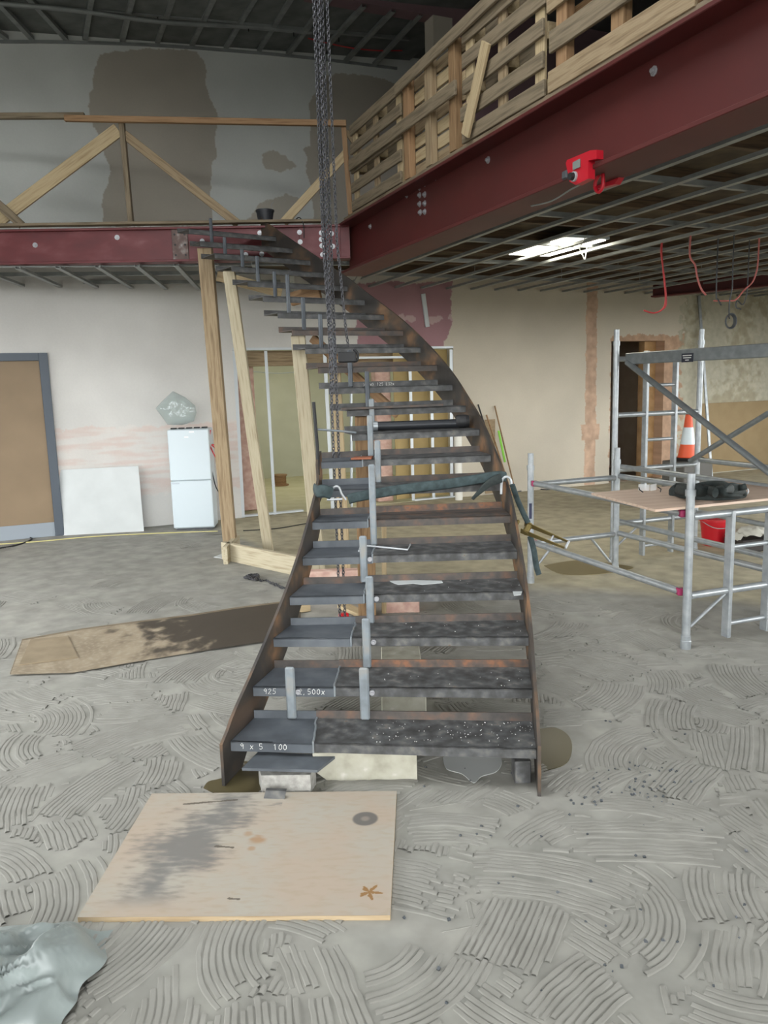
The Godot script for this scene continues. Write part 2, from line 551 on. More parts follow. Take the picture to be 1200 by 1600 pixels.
func build_floor() -> void:
	var tan_noise := noise(60, 0.55, 4)
	var fine := noise(61, 2.2, 4)
	var mb := MB.new()
	var cols := PackedColorArray()
	var x0 := -6.6
	var z0 := -19.0
	var cell := 0.15
	var nx := 106
	var nz := 182
	for i in nx:
		for k in nz:
			var ps := [Vector3(x0 + i * cell, 0, z0 + k * cell), Vector3(x0 + (i + 1) * cell, 0, z0 + k * cell), Vector3(x0 + (i + 1) * cell, 0, z0 + (k + 1) * cell), Vector3(x0 + i * cell, 0, z0 + (k + 1) * cell)]
			var first := mb.v.size()
			mb.quad(ps[0], ps[1], ps[2], ps[3], Vector3.UP)
			for q in range(first, mb.v.size()):
				cols.append(floor_tint(mb.v[q], tan_noise, fine))
	mb.c = cols
	mb.box(Transform3D(Basis.IDENTITY, Vector3(1.25, -0.16, -5.5)), Vector3(15.9, 0.3, 27.4))
	while mb.c.size() < mb.v.size():
		mb.c.append(Color(0.3, 0.3, 0.3))
	var m := mottled(62, [[0.0, srgb(206, 206, 206)], [0.5, srgb(232, 232, 232)], [1.0, srgb(255, 255, 255)]], 0.85, Vector3(0.7, 0.7, 0.7), 0.0, 0.15)
	m.vertex_color_use_as_albedo = true
	var floor_ := structure(mb, "floor", m)
	build_ridges(floor_)

# how far the beige unscreeded zone behind the scaffold reaches (0 grey screed, 1 beige)
func beige(p: Vector3) -> float:
	var d := (p.x - 0.1) * 0.35 + (-p.z - 6.3) * 0.9
	if p.x < -0.8:
		d -= (-0.8 - p.x) * 1.6
	return clampf(d * 1.3, 0.0, 1.0)

func floor_tint(p: Vector3, a: FastNoiseLite, b: FastNoiseLite) -> Color:
	var n1 := a.get_noise_2d(p.x, p.z)
	var n2 := b.get_noise_2d(p.x, p.z * 2.0)
	var grey := Color8(160, 158, 150).srgb_to_linear()
	var tan_ := Color8(186, 177, 151).srgb_to_linear()
	var k := smoothstep(0.25, 0.75, beige(p) + n1 * 0.35)
	var c := grey.lerp(tan_, k)
	return c * (1.0 + n1 * 0.08 + n2 * 0.07)

# combed tile adhesive: arcs of ridges drawn by a notched trowel, each later stroke wiping out those under it
func build_ridges(floor_: MeshInstance3D) -> void:
	var turn := noise(63, 0.35, 2)
	var strokes := []
	var grid := {}
	var g := 0.4
	var r2 := RandomNumberGenerator.new()
	r2.seed = 21
	var spots := []
	var z := -1.1
	while z > -10.2:
		var x := -5.2
		while x < 5.2:
			spots.append(Vector2(x + r2.randf_range(-0.14, 0.14), z + r2.randf_range(-0.14, 0.14)))
			x += 0.25 if z > -4.5 else 0.3
		z -= 0.25 if z > -4.5 else 0.3
	for k in range(spots.size() - 1, 0, -1):
		var j := r2.randi_range(0, k)
		var q = spots[k]; spots[k] = spots[j]; spots[j] = q
	for s in spots:
		var p := Vector3(s.x, 0, s.y)
		if absf(s.x) > 0.62 * absf(s.y) + 0.5:
			continue
		if beige(p) > 0.35:
			continue
		var chance := 1.0
		if s.y < -5.2:
			chance = 0.55
		if s.y < -6.3:
			chance = 0.3
		if s.y < -8.0:
			chance = 0.12
		if r2.randf() > chance:
			continue
		var rad := r2.randf_range(0.12, 0.9)
		if r2.randf() < 0.22:
			rad = r2.randf_range(2.0, 5.0)
		var wide := r2.randf_range(0.2, 0.3)
		var mid := turn.get_noise_2d(s.x, s.y) * 4.0 + r2.randf_range(-0.7, 0.7) + (PI if r2.randf() < 0.4 else 0.0)
		var span := r2.randf_range(0.3, 0.62) / (rad + wide * 0.5)
		span = minf(span, 2.4)
		var o: Vector2 = s - Vector2(cos(mid), sin(mid)) * (rad + wide * 0.5)
		var id := strokes.size()
		strokes.append([o, rad, rad + wide, mid, span * 0.5])
		for ix in range(int(floor((s.x - 0.5) / g)), int(floor((s.x + 0.5) / g)) + 1):
			for iz in range(int(floor((s.y - 0.5) / g)), int(floor((s.y + 0.5) / g)) + 1):
				var key := Vector2i(ix, iz)
				if not grid.has(key):
					grid[key] = []
				grid[key].append(id)
	for q in [[868, 1170, 30, 34], [365, 1222, 48, 26], [738, 1196, 50, 22]]:
		var c := on_y(q[0], q[1], 0)
		bare_spots.append([c.x, c.z, on_y(q[0] + q[2], q[1], 0).x - c.x, on_y(q[0], q[1] + q[3], 0).z - c.z])
	var mb := MB.new()
	var wob := noise(64, 9.0, 2)
	for id in strokes.size():
		var s = strokes[id]
		var o: Vector2 = s[0]
		var far := o.distance_to(Vector2(0, 0)) > 6.5
		var pitch := 0.021
		var count := int((s[2] - s[1]) / pitch)
		var lift := r2.randf_range(0.0028, 0.005)
		for rdg in count:
			var r: float = s[1] + (rdg + 0.5) * pitch
			if r2.randf() < 0.06:
				continue
			var steps := maxi(3, int(r * s[4] * 2.0 / (0.05 if far else 0.034)))
			var end0 := r2.randf_range(0.0, 0.12)
			var end1 := 1.0 - r2.randf_range(0.0, 0.12)
			var have := false
			var pl := Vector3.ZERO
			var pc := Vector3.ZERO
			var pr := Vector3.ZERO
			var pe := Vector3.ZERO
			for st in steps + 1:
				var a: float = s[3] - s[4] + s[4] * 2.0 * lerpf(end0, end1, float(st) / steps)
				var dir := Vector2(cos(a), sin(a))
				var w := wob.get_noise_2d(o.x + dir.x * r, o.y + dir.y * r)
				var at := o + dir * (r + w * 0.004)
				var ok := not covered(at, id, strokes, grid, g) and not bare(at)
				if ok:
					var hh := lift * clampf(0.95 + w * 1.1, 0.35, 1.5)
					var half := 0.0092 + w * 0.001
					var d2 := Vector3(dir.x, 0, dir.y)
					var mid3 := Vector3(at.x, 0.0, at.y)
					var cl := mid3 - d2 * half
					var cc := mid3 - d2 * (half * 0.5) + Vector3(0, hh, 0)
					var ce := mid3 + d2 * (half * 0.5) + Vector3(0, hh, 0)
					var cr := mid3 + d2 * half
					if have:
						var n1 := (Vector3.UP * 1.7 - d2).normalized()
						var n2 := (Vector3.UP * 1.7 + d2).normalized()
						mb.tri(pl, cl, cc, n1, n1, Vector3.UP)
						mb.tri(pl, cc, pc, n1, Vector3.UP, Vector3.UP)
						mb.quad(pc, cc, ce, pe, Vector3.UP)
						mb.tri(pe, ce, cr, Vector3.UP, Vector3.UP, n2)
						mb.tri(pe, cr, pr, Vector3.UP, n2, n2)
					pl = cl; pc = cc; pe = ce; pr = cr
				have = ok
	# raised seams between one bay of adhesive and the next
	for seam in [[Vector2(0, 1121), Vector2(420, 1067)], [Vector2(690, 1455), Vector2(1200, 1387)], [Vector2(640, 1265), Vector2(830, 1238)], [Vector2(860, 1310), Vector2(1090, 1272)], [Vector2(840, 1130), Vector2(1200, 1105)]]:
		var a := on_y(seam[0].x, seam[0].y, 0)
		var b := on_y(seam[1].x, seam[1].y, 0)
		var pts := []
		var rr := []
		for k in 25:
			var q := a.lerp(b, k / 24.0)
			pts.append(q + Vector3(0, 0.0, 0.012 * wob.get_noise_2d(q.x * 0.4, q.z * 0.4)))
			rr.append(0.002 + 0.006 * absf(wob.get_noise_2d(q.x, q.z)))
		mb.tube(pts, rr, 6, false, 0.4, (b - a).cross(Vector3.UP).normalized())
	var m := mottled(65, [[0.0, srgb(133, 131, 124)], [1.0, srgb(150, 148, 141)]], 0.85, Vector3(1.2, 1.2, 1.2))
	var o := part(mb, "adhesive_ridges", m, floor_)
	o.set_meta("kind", "stuff")
	o.set_meta("label", "combed grey tile adhesive ridges")

# spots that were wetted or smoothed over after combing
func bare(at: Vector2) -> bool:
	for q in bare_spots:
		if Vector2((at.x - q[0]) / q[2], (at.y - q[1]) / q[3]).length() < 1.0:
			return true
	return false

func covered(at: Vector2, id: int, strokes: Array, grid: Dictionary, g: float) -> bool:
	var cell = grid.get(Vector2i(int(floor(at.x / g)), int(floor(at.y / g))))
	if cell == null:
		return false
	for k in range(cell.size() - 1, -1, -1):
		var j: int = cell[k]
		if j <= id:
			return false
		var s = strokes[j]
		var d: Vector2 = at - (s[0] as Vector2)
		var r := d.length()
		if r < s[1] - 0.006 or r > s[2] + 0.006:
			continue
		if absf(angle_difference(s[3], d.angle())) < s[4] * 0.95:
			return true
	return false

# ------------------------------------------------------------------ the long back wall, both storeys
const WALL_S0 := -5.6
const WALL_S1 := 12.0
const WALL_H := 6.4

func in_px_poly(px: Array) -> PackedVector2Array:
	var out := PackedVector2Array()
	for p in px:
		out.append(wall_sy(p[0], p[1]))
	return out

func wall_texture() -> ImageTexture:
	var res := 80.0
	var w := int((WALL_S1 - WALL_S0) * res)
	var h := int(WALL_H * res)
	var big := noise(70, 0.5, 4).get_image(w, h)
	var n_warp := noise(71, 0.03, 4)
	n_warp.frequency = 0.06
	var warp := n_warp.get_image(w, h)
	var n_warp2 := noise(72, 0.09, 4)
	var warp2 := n_warp2.get_image(w, h)
	var n_soft := noise(73, 0.008, 4)
	var soft := n_soft.get_image(w, h)
	var n_str := noise(74, 0.03, 3)
	var streak_h := n_str.get_image(w, h)
	var gw := warp.get_data()
	var gw2 := warp2.get_data()
	var gs := soft.get_data()
	var gst := streak_h.get_data()
	var gb := big.get_data()
	var pa := in_px_poly([[152, 85], [230, 76], [306, 82], [318, 105], [322, 150], [334, 172], [328, 200], [330, 300], [334, 352], [170, 352], [160, 300], [163, 250], [150, 190], [147, 140]])
	var pb := in_px_poly([[492, 150], [500, 118], [545, 112], [600, 122], [660, 150], [690, 352], [488, 352], [475, 275], [474, 232], [490, 228]])
	var pc := in_px_poly([[408, 240], [430, 234], [452, 242], [460, 262], [440, 268], [415, 262]])
	var pd := in_px_poly([[385, 345], [412, 315], [440, 306], [456, 312], [448, 350]])
	var pe := in_px_poly([[560, 440], [702, 440], [698, 470], [702, 500], [694, 545], [560, 545]])
	var data := PackedByteArray()
	data.resize(w * h * 3)
	for iy in h:
		var y := WALL_H - (iy + 0.5) / res
		for ix in w:
			var i := iy * w + ix
			var s := WALL_S0 + (ix + 0.5) / res
			var a := gw[i] / 255.0 - 0.5
			var b := gw2[i] / 255.0 - 0.5
			var f := gs[i] / 255.0 - 0.5
			var p := Vector2(s + a * 0.045 + f * 0.3, y + b * 0.045 + f * 0.1)
			var c := Vector3(186, 186, 182)
			if y > 3.2:
				c = Vector3(210, 212, 208)
				if (p.x > -2.2 and p.x < 0.0 and Geometry2D.is_point_in_polygon(p, pa)) or (p.x > 0.4 and Geometry2D.is_point_in_polygon(p, pb)):
					c = Vector3(178, 171, 159)
				elif p.x > -0.2 and p.x < 0.9 and (Geometry2D.is_point_in_polygon(p, pc) or Geometry2D.is_point_in_polygon(p, pd)):
					c = Vector3(184, 178, 166)
			else:
				var right := smoothstep(1.0, 2.6, s)
				c = Vector3(201, 199, 195).lerp(Vector3(193, 185, 169), right)
				if p.x > 1.0 and p.x < 3.1 and y > 2.15 and Geometry2D.is_point_in_polygon(p, pe):
					c = Vector3(158, 122, 128)
					for blob in [[1.55, 2.62], [2.03, 2.61], [2.2, 2.62], [2.55, 2.6], [2.77, 2.6], [2.3, 2.27], [1.8, 2.28]]:
						if Vector2((p.x - blob[0]) / 0.09, (p.y - blob[1]) / 0.055).length() < 1.0:
							c = Vector3(184, 160, 160)
				if s < -0.3 and s > -2.75 and y < 1.27 + a * 0.12 and y > 0.4 + b * 0.1:
					var st := gst[(iy * 4 % h) * w + (ix / 2)] / 255.0
					c = Vector3(206, 202, 197).lerp(Vector3(203, 188, 181), smoothstep(0.3, 0.75, st + f * 0.35 + b * 0.2))
				if absf(s - 5.27) < 0.105 + a * 0.05 + (0.07 if absf(y - 0.85) < 0.12 else 0.0):
					c = Vector3(182, 154, 132) * (1.0 + a * 0.25)
				if s > 5.66 - a * 0.1 and s < 7.12 + a * 0.3 and y < 2.36 + a * 0.1:
					c = Vector3(176, 146, 122) * (1.0 + b * 0.2)
				if s > 7.1 + a * 0.4:
					c = Vector3(180, 176, 158).lerp(Vector3(158, 151, 130), smoothstep(0.0, 0.5, a + f * 1.5)) * (1.0 + b * 0.12)
			var k := 1.0 + f * 0.10 + (gb[i] / 255.0 - 0.5) * 0.03
			data[i * 3] = int(clampf(c.x * k, 0, 255))
			data[i * 3 + 1] = int(clampf(c.y * k, 0, 255))
			data[i * 3 + 2] = int(clampf(c.z * k, 0, 255))
	var img := Image.create_from_data(w, h, false, Image.FORMAT_RGB8, data)
	return ImageTexture.create_from_image(img)

func wall_panel(mb: MB, s0: float, s1: float, y0: float, y1: float) -> void:
	var q := func(s: float, y: float) -> Vector2:
		return Vector2((s - WALL_S0) / (WALL_S1 - WALL_S0), 1.0 - y / WALL_H)
	for o in [0.0, -0.2]:
		mb.quad_uv(W(s0, y0, o), W(s1, y0, o), W(s1, y1, o), W(s0, y1, o), wall_out if o == 0.0 else -wall_out, q.call(s0, y0), q.call(s1, y0), q.call(s1, y1), q.call(s0, y1))
	for e in [[s0, y0, s0, y1, -wall_along], [s1, y0, s1, y1, wall_along], [s0, y0, s1, y0, Vector3.DOWN], [s0, y1, s1, y1, Vector3.UP]]:
		mb.quad_uv(W(e[0], e[1], 0), W(e[2], e[3], 0), W(e[2], e[3], -0.2), W(e[0], e[1], -0.2), e[4], q.call(e[0], e[1]), q.call(e[2], e[3]), q.call(e[2], e[3]), q.call(e[0], e[1]))

const STUD_H := 2.21
const DOOR_H := 2.27

func build_back_wall() -> void:
	var mb := MB.new()
	wall_panel(mb, WALL_S0, stud_s0, 0, 3.3)
	wall_panel(mb, stud_s0, stud_s1, STUD_H, 3.3)
	wall_panel(mb, stud_s1, door_s0, 0, 3.3)
	wall_panel(mb, door_s0, door_s1, DOOR_H, 3.3)
	wall_panel(mb, door_s1, WALL_S1, 0, 3.3)
	wall_panel(mb, WALL_S0, WALL_S1, 3.3, WALL_H)
	var m := plain(Color.WHITE, 0.9)
	m.albedo_texture = wall_texture()
	structure(mb, "wall_back", m)

func build_upper_room() -> void:
	# board soffit a little above the upstairs grid, falling with it towards the left
	var sf := MB.new()
	var rise := 0.17
	var y0 := 5.30 + rise
	sf.prism([W(-5.4, y0, 0.0), W(2.2, 5.86 + rise * 0.6, 0.0), W(2.2, 5.86 + rise * 0.6, 3.9), W(-5.4, y0, 3.9)], Vector3(0, 0.03, 0))
	structure(sf, "ceiling_soffit", mottled(45, [[0.0, srgb(96, 99, 97)], [0.5, srgb(112, 115, 112)], [1.0, srgb(126, 128, 125)]], 0.9, Vector3(0.6, 0.6, 0.6)))
	# plum painted wall upstairs, its bulkhead and the pale pier beside it
	var o := 1.55
	var p := on_plane(700, 28, WALL_ORIGIN + wall_out * o, wall_out)
	var s1 := (p - WALL_ORIGIN).dot(wall_along)
	var plum := mottled(43, [[0.0, srgb(118, 94, 98)], [1.0, srgb(132, 106, 110)]], 0.85, Vector3(0.4, 0.4, 0.4))
	var mb := MB.new()
	wall_box(mb, s1 - 3.4, 9.5, p.y, 6.4, o - 0.2, o)
	wall_box(mb, s1 + 0.05, 9.5, DECK, p.y, o - 0.2, o)
	structure(mb, "wall_upper", plum)
	mb = MB.new()
	wall_box(mb, s1 - 0.2, s1 + 0.05, DECK, p.y, o - 0.2, o + 0.01)
	structure(mb, "trim_1", mottled(44, [[0.0, srgb(186, 178, 164)], [1.0, srgb(200, 192, 178)]], 0.9, Vector3(0.4, 0.4, 0.4)))
# ------------------------------------------------------------------ steel beams of the mezzanine
func bolt_mesh() -> ArrayMesh:
	var mb := MB.new()
	mb.lathe([Vector2(0, 0.022), Vector2(0.011, 0.022), Vector2(0.011, 0.012), Vector2(0.018, 0.012), Vector2(0.018, 0.004), Vector2(0.026, 0.004), Vector2(0.026, 0.0)], Transform3D.IDENTITY, 8)
	return mb.mesh()

func out_basis(nn: Vector3) -> Basis:
	var x := nn.cross(Vector3.UP).normalized()
	return Basis(x, nn, x.cross(nn))

func build_beams() -> void:
	var bolt := bolt_mesh()
	# long beam on the right, running over the void's edge towards the camera
	var at := BM(4.0, 2.83)
	var beam := thing("steel_beam", "deep dark red steel beam under the row of pallets", "beam", at)
	var mb := MB.new()
	var t1 := 13.4
	var xf := Basis(BEAM_ALONG, Vector3.UP, BEAM_ALONG.cross(Vector3.UP))
	var lo := 2.84
	mb.box(Transform3D(xf, BM(t1 * 0.5 - 0.1, (lo + 3.33) * 0.5, -0.14)), Vector3(t1, 3.33 - lo - 0.04, 0.02))
	mb.box(Transform3D(xf, BM(t1 * 0.5 - 0.1, 3.315, -0.13)), Vector3(t1, 0.026, 0.3), 0.004)
	mb.box(Transform3D(xf, BM(t1 * 0.5 - 0.1, lo, -0.13)), Vector3(t1, 0.026, 0.3), 0.004)
	part(mb, "beam_section", M.red, beam)
	for q in [[1022, 111], [871, 165], [763, 250], [681, 277], [664, 287], [656, 293], [656, 305], [664, 304], [656, 319], [664, 318], [657, 332], [664, 331], [636, 305], [579, 354]]:
		var p := on_plane(q[0], q[1], BM(0, 0, -0.13), BEAM_OUT)
		part(bolt, "bolt", M.bolt, beam, Transform3D(out_basis(BEAM_OUT), p))
	# rear beam across the back of the void
	var a := Vector3(-6.5, 0, -8.05)
	var b := Vector3(-0.27, 0, -8.459)
	var d := (b - a).normalized()
	var f := Vector3(-d.z, 0, d.x)
	if f.z < 0.0:
		f = -f
	var rear := thing("steel_beam", "shallower red steel beam carrying the timber guard rail behind the stair top", "beam", (a + b) * 0.5 + Vector3(0, 2.98, 0))
	mb = MB.new()
	var len_ := a.distance_to(b)
	var bx := Basis(d, Vector3.UP, d.cross(Vector3.UP))
	var mid := (a + b) * 0.5
	mb.box(Transform3D(bx, mid + Vector3(0, 3.15, 0) - f * 0.03), Vector3(len_, 0.32, 0.016))
	mb.box(Transform3D(bx, mid + Vector3(0, 3.305, 0) - f * 0.06), Vector3(len_, 0.022, 0.16), 0.003)
	mb.box(Transform3D(bx, mid + Vector3(0, 2.99, 0) - f * 0.06), Vector3(len_, 0.022, 0.16), 0.003)
	part(mb, "beam_section", M.red_worn, rear)
	# splice plate, rusty bright, and the bolted end plate
	mb = MB.new()
	var face := mid - f * 0.022
	var p0 := on_plane(282, 383, face, f)
	mb.box(Transform3D(bx, p0 + f * 0.012), Vector3(0.16, 0.32, 0.014), 0.003)
	var splice := part(mb, "splice_plate", mottled(90, [[0.0, srgb(70, 52, 48)], [0.55, srgb(96, 76, 70)], [0.8, srgb(128, 118, 114)], [1.0, srgb(176, 172, 170)]], 0.5, Vector3(1.6, 1.6, 1.6), 0.2), rear)
	for q in [[-0.05, 0.1], [0.05, 0.1], [-0.05, -0.1], [0.05, -0.1], [0.05, 0.0], [-0.05, 0.0]]:
		var hole := MB.new()
		hole.lathe([Vector2(0, 0.002), Vector2(0.011, 0.002), Vector2(0.011, 0.0)], Transform3D.IDENTITY, 8)
		part(hole, "bolt_hole", M.black, splice, Transform3D(out_basis(f), p0 + d * q[0] + Vector3(0, q[1], 0) + f * 0.019))
	mb = MB.new()
	var p1 := on_plane(500, 379, face, f)
	mb.box(Transform3D(bx, p1 + f * 0.01), Vector3(0.42, 0.3, 0.014), 0.003)
	var plate := part(mb, "end_plate", M.red_worn, rear)
	for q in [[468, 363], [469, 378], [502, 364], [502, 374], [503, 384], [504, 398], [518, 365], [520, 385]]:
		part(bolt, "bolt", M.bolt, plate, Transform3D(out_basis(f), on_plane(q[0], q[1], face + f * 0.018, f)))
	for q in [[55, 383], [183, 371], [316, 377], [384, 398], [406, 364], [409, 397]]:
		part(bolt, "bolt", M.bolt, rear, Transform3D(out_basis(f), on_plane(q[0], q[1], face, f)))

# ------------------------------------------------------------------ the stair
const RISE := 0.1503
const TREAD_R := [[0.607, -3.109], [0.643, -3.387], [0.678, -3.668], [0.704, -3.951], [0.72, -4.236], [0.731, -4.521], [0.725, -4.805], [0.697, -5.089], [0.659, -5.37], [0.599, -5.648], [0.531, -5.922], [0.44, -6.192], [0.328, -6.456], [0.201, -6.714], [0.048, -6.965], [-0.116, -7.209], [-0.273, -7.443], [-0.456, -7.669], [-0.636, -7.884], [-0.823, -8.089], [-1.003, -8.283], [-1.17, -8.42]]
const TREAD_L := [[-0.7, -3.271], [-0.633, -3.518], [-0.564, -3.771], [-0.501, -3.985], [-0.452, -4.24], [-0.415, -4.5], [-0.385, -4.74], [-0.386, -4.98], [-0.195, -5.204], [-0.233, -5.439], [-0.362, -5.646], [-0.449, -5.863], [-0.555, -6.073], [-0.671, -6.277], [-0.798, -6.479], [-0.936, -6.674], [-1.09, -6.9], [-1.247, -7.06], [-1.43, -7.3], [-1.61, -7.56], [-1.75, -7.76], [-1.9, -7.93]]

func tread_y(i: float) -> float:
	return 0.18 + RISE * i

func plan_at(list: Array, u: float) -> Vector3:
	var k := clampi(int(floor(u)), 0, list.size() - 2)
	var g := func(q: int) -> Vector3:
		var e = list[clampi(q, 0, list.size() - 1)]
		return Vector3(e[0], 0, e[1])
	if u < 0.0:
		return g.call(0) + (g.call(0) - g.call(1)) * -u
	return g.call(k).cubic_interpolate(g.call(k + 1), g.call(k - 1), g.call(k + 2), u - k)

func stringer(list: Array, u0: float, u1: float, outward: float, above: float, below: float) -> MB:
	var mb := MB.new()
	var n := int((u1 - u0) * 4.0) + 1
	var prev := []
	for k in n + 1:
		var u := lerpf(u0, u1, float(k) / n)
		var p := plan_at(list, u)
		var tang := (plan_at(list, u + 0.05) - plan_at(list, u - 0.05)).normalized()
		var side := tang.cross(Vector3.UP) * outward
		var y := tread_y(u)
		var top := y + above
		var bot := maxf(0.0, y - below)
		if u < 0.6:
			bot = 0.0
		var q := [p + side * 0.002 + Vector3(0, bot, 0), p + side * 0.002 + Vector3(0, top, 0), p + side * 0.016 + Vector3(0, top, 0), p + side * 0.016 + Vector3(0, bot, 0)]
		if k > 0:
			var c: Vector3 = (q[0] + q[2] + prev[0] + prev[2]) * 0.25
			for j in 4:
				mb.away(prev[j], q[j], q[(j + 1) % 4], prev[(j + 1) % 4], c)
		if k == 0 or k == n:
			mb.away(q[0], q[1], q[2], q[3], q[0] + (tang if k == 0 else -tang))
		prev = q
	return mb

# a folded plate tread between two points of the front edge and two of the back
func tread_plate(fr: Vector3, fl: Vector3, bl: Vector3, br: Vector3, lip := 0.045) -> MB:
	var mb := MB.new()
	var th := 0.007
	var c := (fr + fl + bl + br) * 0.25
	mb.prism([fr, fl, bl, br], Vector3(0, -th, 0))
	var inward := (c - (fr + fl) * 0.5)
	inward = (inward - (fl - fr).normalized() * inward.dot((fl - fr).normalized())).normalized() * th
	mb.prism([fr, fl, fl + Vector3(0, -lip, 0), fr + Vector3(0, -lip, 0)], inward)
	return mb

# the strip turned up along the back edge of a tread
func upstand(fr: Vector3, fl: Vector3, bl: Vector3, br: Vector3, up := 0.038) -> MB:
	var mb := MB.new()
	var c := (fr + fl + bl + br) * 0.25
	var back := (c - (br + bl) * 0.5)
	back = (back - (bl - br).normalized() * back.dot((bl - br).normalized())).normalized() * 0.007
	mb.prism([br, bl, bl + Vector3(0, up, 0), br + Vector3(0, up, 0)], back)
	return mb

func edge_at_px(i: int, px: float) -> Vector3:
	var r := Vector3(TREAD_R[i][0], tread_y(i), TREAD_R[i][1])
	var l := Vector3(TREAD_L[i][0], tread_y(i), TREAD_L[i][1])
	var lo := -0.4
	var hi := 1.4
	for k in 40:
		var m := (lo + hi) * 0.5
		if seen_at(r.lerp(l, m)).x > px:
			lo = m
		else:
			hi = m
	return r.lerp(l, (lo + hi) * 0.5)

func build_stair() -> void:
	var stair := thing("staircase", "half built curved staircase of dark bare steel plate rising to the mezzanine", "staircase", Vector3(0, 0, -3.1))
	part(stringer(TREAD_R, -0.22, 21.0, 1.0, 0.075, 0.225), "stringer", M.stringer, stair).set_meta("label", "long outer steel stringer with scorched brown patches")
	part(stringer(TREAD_L, -0.28, 7.05, -1.0, 0.055, 0.225), "stringer", M.stringer, stair).set_meta("label", "short inner steel stringer cut off part way up")
	var mats := [M.steel, M.steel, M.steel, M.steel, M.steel, M.steel_rust, M.steel, M.steel, M.steel, M.steel, M.steel, M.steel_rust, M.steel, M.steel_rust, M.steel, M.steel, M.steel, M.steel, M.steel, M.steel, M.steel]
	var split := [0.72, 0.70, 0.69, 0.68, 0.675, 0.72, 0.72, 0.76]
	var treads := []
	for i in 21:
		var y := tread_y(i)
		var fr := Vector3(TREAD_R[i][0], y, TREAD_R[i][1])
		var fl := Vector3(TREAD_L[i][0], y, TREAD_L[i][1])
		var br := Vector3(TREAD_R[i + 1][0], y, TREAD_R[i + 1][1])
		var bl := Vector3(TREAD_L[i + 1][0], y, TREAD_L[i + 1][1])
		if i == 7 or i == 8:
			# the free ends vary: keep the back edge as long as the front
			bl = br + (fl - fr)
			bl.z = lerpf(bl.z, TREAD_L[i + 1][1], 0.5)
		if i < 8:
			var k: float = split[i]
			var fm := fr.lerp(fl, k)
			var bm := br.lerp(bl, k + 0.05 - 0.01 * i)
			var o := part(tread_plate(fr, fm, bm, br), "tread", mats[i], stair)
			part(upstand(fr, fm, bm, br), "upstand", M.steel_rust if i != 1 and i != 5 else M.rust, o)
			var dn := Vector3(0, -0.004, 0)
			part(tread_plate(fm + dn, fl + dn, bl + dn, bm + dn), "extension_plate", M.steel_blue, o)
			part(upstand(fm + dn, fl + dn, bl + dn, bm + dn), "upstand", M.steel_blue if i % 2 == 0 else M.steel_rust, o)
			# the weld that joins the two, a beaded seam
			var weld := MB.new()
			var pts := []
			for q in 9:
				pts.append(fm.lerp(bm, q / 8.0) + Vector3(rng.randf_range(-0.004, 0.004), 0.002, 0))
			weld.tube([fm + Vector3(0, -0.045, 0.002), fm + Vector3(0, 0, 0.002)] + pts, 0.005, 6)
			part(weld, "weld_seam", M.bar, o)
			treads.append(o)
		else:
			var o := part(tread_plate(fr, fl, bl, br), "tread", mats[i], stair)
			part(upstand(fr, fl, bl, br), "upstand", mats[i], o)
			treads.append(o)
	# the bars that tie each tread to the next: tread index, pixel column, length
	var bars := [[0, 455, 0.25, 0.022], [0, 570, 0.25, 0.022], [1, 573, 0.25, 0.02], [2, 578, 0.25, 0.02], [3, 568, 0.26, 0.02], [4, 583, 0.47, 0.019], [6, 590, 0.27, 0.019], [7, 578, 0.27, 0.019], [8, 580, 0.22, 0.018], [9, 573, 0.26, 0.016], [10, 546, 0.27, 0.017], [11, 521, 0.24, 0.016], [12, 500, 0.27, 0.017], [13, 473, 0.27, 0.017], [14, 449, 0.33, 0.017], [15, 428, 0.24, 0.016], [16, 401, 0.25, 0.016], [17, 377, 0.2, 0.016], [18, 350, 0.2, 0.016], [19, 329, 0.26, 0.016]]
	for b in bars:
		var i: int = b[0]
		var p := edge_at_px(i + 1, b[1])
		var r := Vector3(TREAD_R[i + 1][0], 0, TREAD_R[i + 1][1])
		var l := Vector3(TREAD_L[i + 1][0], 0, TREAD_L[i + 1][1])
		var out := (l - r).normalized().cross(Vector3.UP)
		if out.z < 0.0:
			out = -out
		var at := Vector3(p.x, tread_y(i), p.z) + out * 0.014
		var mb := MB.new()
		mb.box(Transform3D(Basis((l - r).normalized(), Vector3.UP, (l - r).normalized().cross(Vector3.UP)), at + Vector3(0, b[2] * 0.5, 0)), Vector3(b[3] * 2.0, b[2], 0.022), 0.007)
		var bar := part(mb, "tie_bar", M.bar if i < 9 else M.steel_blue, stair)
		if i < 4:
			var bl := MB.new()
			bl.lathe([Vector2(0, 0.02), Vector2(0.007, 0.02), Vector2(0.007, 0.01), Vector2(0.013, 0.01), Vector2(0.013, 0.0)], Transform3D(out_basis(out), at + (r - l).normalized() * 0.034 + Vector3(0, RISE - 0.022, 0) - out * 0.01), 10)
			part(bl, "bolt", M.bolt, bar)
	# chalk marks
	chalk("9 x 5  100", 0, 375, treads[0], 0.0)
	chalk("925", 1, 411, treads[1], 0.0)
	chalk("2,500x", 1, 466, treads[1], 0.0)
	chalk("5 (W) 125 L32x", 10, 566, treads[10], 0.05)
	# welded foot cleat at the right stringer
	var cl := MB.new()
	var fp := on_y(823, 1200, 0.03)
	cl.box(Transform3D(Basis.IDENTITY, Vector3(0.56, 0.05, -3.2)), Vector3(0.07, 0.1, 0.09), 0.004)
	part(cl, "foot_cleat", M.steel, stair)

